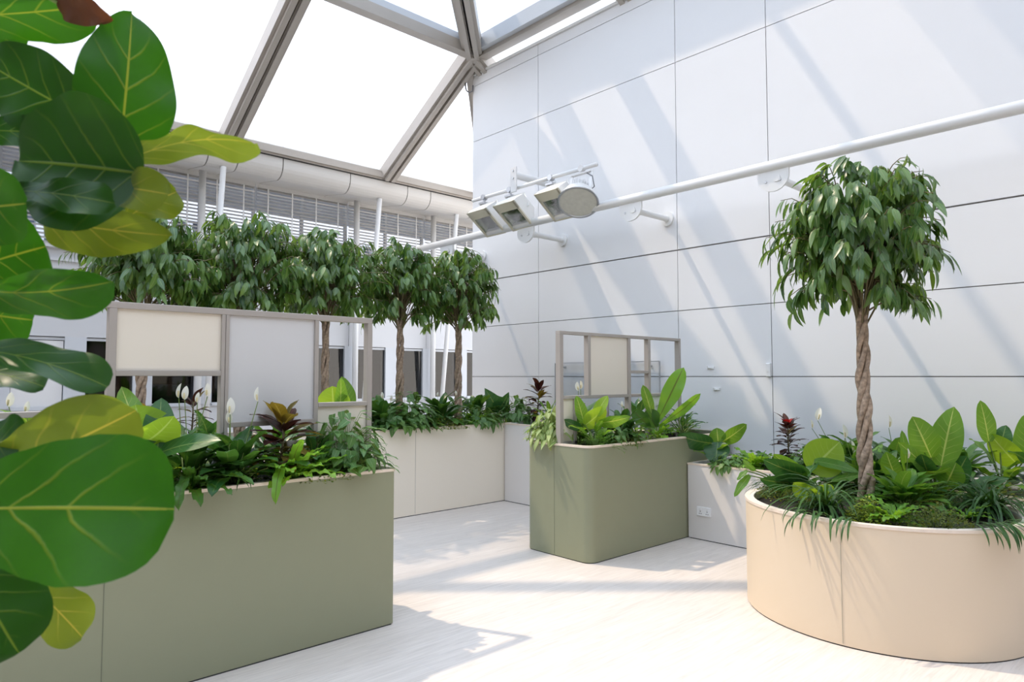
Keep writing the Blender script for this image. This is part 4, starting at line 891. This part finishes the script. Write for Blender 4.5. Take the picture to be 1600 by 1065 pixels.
creeper('lime green creeping plant at the front rim of the oval planter', oval_at(1355, 812), 104, 800, .14, .13, 'creeper')
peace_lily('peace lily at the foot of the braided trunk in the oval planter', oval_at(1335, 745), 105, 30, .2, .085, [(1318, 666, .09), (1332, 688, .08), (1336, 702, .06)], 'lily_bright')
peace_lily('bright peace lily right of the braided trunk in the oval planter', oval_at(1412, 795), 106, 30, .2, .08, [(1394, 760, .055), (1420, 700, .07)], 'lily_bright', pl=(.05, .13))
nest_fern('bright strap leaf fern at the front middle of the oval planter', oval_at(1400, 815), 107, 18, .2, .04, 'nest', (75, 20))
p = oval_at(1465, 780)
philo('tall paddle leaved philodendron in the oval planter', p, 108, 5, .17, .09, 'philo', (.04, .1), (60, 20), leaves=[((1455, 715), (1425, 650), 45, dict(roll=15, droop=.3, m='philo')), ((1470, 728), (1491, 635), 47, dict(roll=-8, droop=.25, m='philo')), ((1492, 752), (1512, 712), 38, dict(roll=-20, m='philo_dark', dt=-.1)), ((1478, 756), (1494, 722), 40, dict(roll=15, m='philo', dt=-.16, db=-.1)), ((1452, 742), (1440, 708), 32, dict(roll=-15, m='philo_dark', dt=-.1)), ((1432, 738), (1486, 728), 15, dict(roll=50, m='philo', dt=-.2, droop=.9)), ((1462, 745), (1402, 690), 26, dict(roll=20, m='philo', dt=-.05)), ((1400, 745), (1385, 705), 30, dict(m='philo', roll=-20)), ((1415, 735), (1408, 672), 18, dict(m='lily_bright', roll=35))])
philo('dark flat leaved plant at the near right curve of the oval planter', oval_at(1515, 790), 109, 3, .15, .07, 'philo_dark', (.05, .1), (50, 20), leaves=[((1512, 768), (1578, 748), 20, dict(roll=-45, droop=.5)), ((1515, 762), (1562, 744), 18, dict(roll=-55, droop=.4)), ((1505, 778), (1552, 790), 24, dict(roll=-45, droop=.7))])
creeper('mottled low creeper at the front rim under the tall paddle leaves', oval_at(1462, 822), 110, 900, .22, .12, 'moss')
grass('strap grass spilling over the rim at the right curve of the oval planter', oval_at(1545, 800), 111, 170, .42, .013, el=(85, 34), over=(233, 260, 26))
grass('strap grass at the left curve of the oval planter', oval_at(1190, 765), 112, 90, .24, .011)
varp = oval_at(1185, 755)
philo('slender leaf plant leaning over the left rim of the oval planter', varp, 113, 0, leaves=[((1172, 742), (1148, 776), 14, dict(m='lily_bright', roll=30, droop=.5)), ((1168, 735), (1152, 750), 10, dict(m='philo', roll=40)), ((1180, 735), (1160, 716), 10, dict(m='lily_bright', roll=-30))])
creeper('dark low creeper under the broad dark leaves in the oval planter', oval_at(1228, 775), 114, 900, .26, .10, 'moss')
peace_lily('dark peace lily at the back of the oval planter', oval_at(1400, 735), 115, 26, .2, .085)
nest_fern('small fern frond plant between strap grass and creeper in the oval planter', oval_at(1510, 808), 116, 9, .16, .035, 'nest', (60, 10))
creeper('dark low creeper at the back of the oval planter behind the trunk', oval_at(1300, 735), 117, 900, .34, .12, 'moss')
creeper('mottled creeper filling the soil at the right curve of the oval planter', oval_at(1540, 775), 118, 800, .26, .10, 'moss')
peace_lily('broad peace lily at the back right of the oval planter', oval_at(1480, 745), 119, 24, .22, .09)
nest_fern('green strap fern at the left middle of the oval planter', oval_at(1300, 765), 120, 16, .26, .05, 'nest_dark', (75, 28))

# --- fiddle leaf fig in the foreground
GUARD = False
FD = 1.15
pot = at(-150, 700, FD); pot.z = 0
fig = stand('fiddle_leaf_fig', 'large fiddle leaf fig with big glossy leaves close to the camera', 'plant', (pot.x, pot.y, 0))
MB().lathe((pot.x, pot.y, 0), (0, 0, 1), [(.15, 0), (.19, .36), (.2, .38), (.18, .38), (.17, .34), (.01, .34)], 32, True, True).build('pot', M['terracotta'], fig, smooth=True)
st = [Vector((pot.x, pot.y, .3)), Vector((pot.x-.01, pot.y, .8)), at(-150, 760, FD), at(-130, 450, FD), at(-120, 200, FD), at(-110, -80, FD)]
MB().tube(st, [.018, .017, .015, .013, .011, .008], 10).build('stem', M['fig_bark'], fig, smooth=True)
br = [at(-132, 470, FD), at(-20, 350, FD), at(90, 275, FD), at(186, 246, FD)]
MB().tube(br, [.011, .009, .008, .006], 8).build('branch', M['fig_bark'], fig, smooth=True)
def fig_leaf(mt, b, t, w, frm, **kw):
    k = dict(prof=P_fiddle, seg=40, cols=9, wave=.006, wn=2.2, fold=.1, pr=.004); k.update(kw)
    return px_leaf(fig, mt, FD, b, t, w, base=frm, **k)
fig_leaf('fig_mid', (186, 246), (206, 20), 140, br[3], dt=.03, droop=.35, roll=8, ph=1, prof=P_paddle)
fig_leaf('fig_dark', (128, 182), (-30, 92), 125, br[2], dt=.02, droop=.5, roll=-8, ph=2, prof=P_paddle)
fig_leaf('fig_dark', (226, 272), (30, 252), 205, br[2], db=-.08, dt=-.04, droop=.5, roll=10, fold=.3, ph=.5, prof=P_paddle)
fig_leaf('fig_pale', (120, 290), (264, 304), 70, br[1], db=-.03, dt=-.10, droop=.5, roll=-20, ph=3)
fig_leaf('fig_pale', (186, 256), (396, 226), 92, br[3], dt=-.08, droop=-.7, roll=52, fold=.2, ph=2)
fig_leaf('fig_dark', (20, 298), (180, 318), 60, br[1], db=-.09, dt=-.14, droop=.4, roll=-22, ph=1)
fig_leaf('fig_pale', (66, 340), (270, 368), 92, br[2], db=.04, dt=-.04, droop=.6, roll=12, fold=.12, ph=4, prof=P_paddle)
fig_leaf('fig_pale', (190, 345), (276, 300), 75, br[3], db=.06, dt=.10, droop=.5, roll=-25, ph=0)
fig_leaf('fig_mid', (-60, 425), (72, 385), 130, st[3], droop=.6, roll=-10, db=.03, dt=.05, ph=2)
fig_leaf('fig_mid', (-60, 442), (178, 438), 88, st[3], droop=.8, roll=32, dt=-.06, fold=.35, ph=1)
fig_leaf('fig_mid', (-80, 480), (52, 500), 100, st[3], droop=.4, roll=10, db=.05, dt=.06, ph=3)
fig_leaf('fig_dark', (-90, 545), (168, 606), 85, st[3], droop=.6, roll=-48, db=0, dt=-.02, fold=.2, ph=2)
fig_leaf('fig_dark', (-80, 575), (70, 605), 60, st[3], droop=.5, roll=-45, db=.06, dt=.06, ph=1)
fig_leaf('fig_pale', (-60, 760), (214, 640), 130, st[2], droop=.5, roll=14, db=.05, dt=0, fold=.16, ph=.7)
fig_leaf('fig_mid', (-150, 800), (274, 796), 232, st[2], db=-.22, dt=-.26, droop=.45, roll=-10, fold=.08, wave=.007, ph=1.4)
fig_leaf('fig_dark', (-60, 850), (30, 1020), 150, st[2], db=-.1, dt=-.15, droop=.5, roll=15, ph=2)
fig_leaf('fig_pale', (10, 880), (128, 995), 80, st[2], db=.0, dt=.05, droop=.5, roll=-15, fold=.2, ph=4)
fig_leaf('fig_mid', (-110, 25), (150, 8), 95, st[5], droop=.6, roll=12, dt=.02, ph=1)
o = fig_leaf('fig_brown', (88, 4), (176, 30), 46, st[5], droop=.5, roll=5, db=-.01, dt=-.01, ph=2, prof=P_paddle); o['label'] = 'dry brown leaf end'
fig_leaf('fig_dark', (-70, 205), (68, 208), 52, st[4], droop=.4, roll=-20, ph=2)
fig_leaf('fig_mid', (-60, 330), (42, 318), 120, st[4], droop=.6, roll=-5, db=-.1, dt=-.16, ph=3)
fig_leaf('fig_dark', (-60, 700), (36, 690), 90, st[2], droop=.6, roll=-30, db=.0, ph=3)
fig_leaf('fig_mid', (-100, 60), (42, 40), 80, st[5], droop=.6, roll=-12, db=.1, dt=.1, ph=1)
# ------------------------------------------------------------------ light
sc = bpy.context.scene
wd = bpy.data.worlds.new('sky'); sc.world = wd; wd.use_nodes = True; nt = wd.node_tree; nt.nodes.clear()
wo = N(nt, 'ShaderNodeOutputWorld'); bg = N(nt, 'ShaderNodeBackground', i_Strength=.95)
tc = N(nt, 'ShaderNodeTexCoord'); sx = N(nt, 'ShaderNodeSeparateXYZ'); L(nt, tc.outputs['Generated'], sx.inputs[0])
rp = N(nt, 'ShaderNodeValToRGB'); e = rp.color_ramp.elements
e[0].position, e[0].color = .0, (1.06, .99, .91, 1); e[1].position, e[1].color = .5, (.84, .98, 1.20, 1)
L(nt, sx.outputs['Z'], rp.inputs['Fac']); L(nt, rp.outputs[0], bg.inputs[0]); L(nt, bg.outputs[0], wo.inputs[0])
sd = bpy.data.lights.new('sun', 'SUN'); so = bpy.data.objects.new('sun', sd); C.objects.link(so)
sd.energy = 1.15; sd.angle = R(.9); sd.color = (1, .80, .58)
so.rotation_euler = Vector((KX, KY, 1)).to_track_quat('Z', 'Y').to_euler(); so.location = (-4, 8, 14)
vs = sc.view_settings; vs.view_transform = 'Standard'; vs.look = 'None'; vs.gamma = 1; vs.use_curve_mapping = False; vs.exposure = 1.46
cy = sc.cycles; cy.max_bounces = 8; cy.diffuse_bounces = 4; cy.transmission_bounces = 4; cy.transparent_max_bounces = 12; cy.sample_clamp_indirect = 6; cy.caustics_reflective = False; cy.caustics_refractive = False
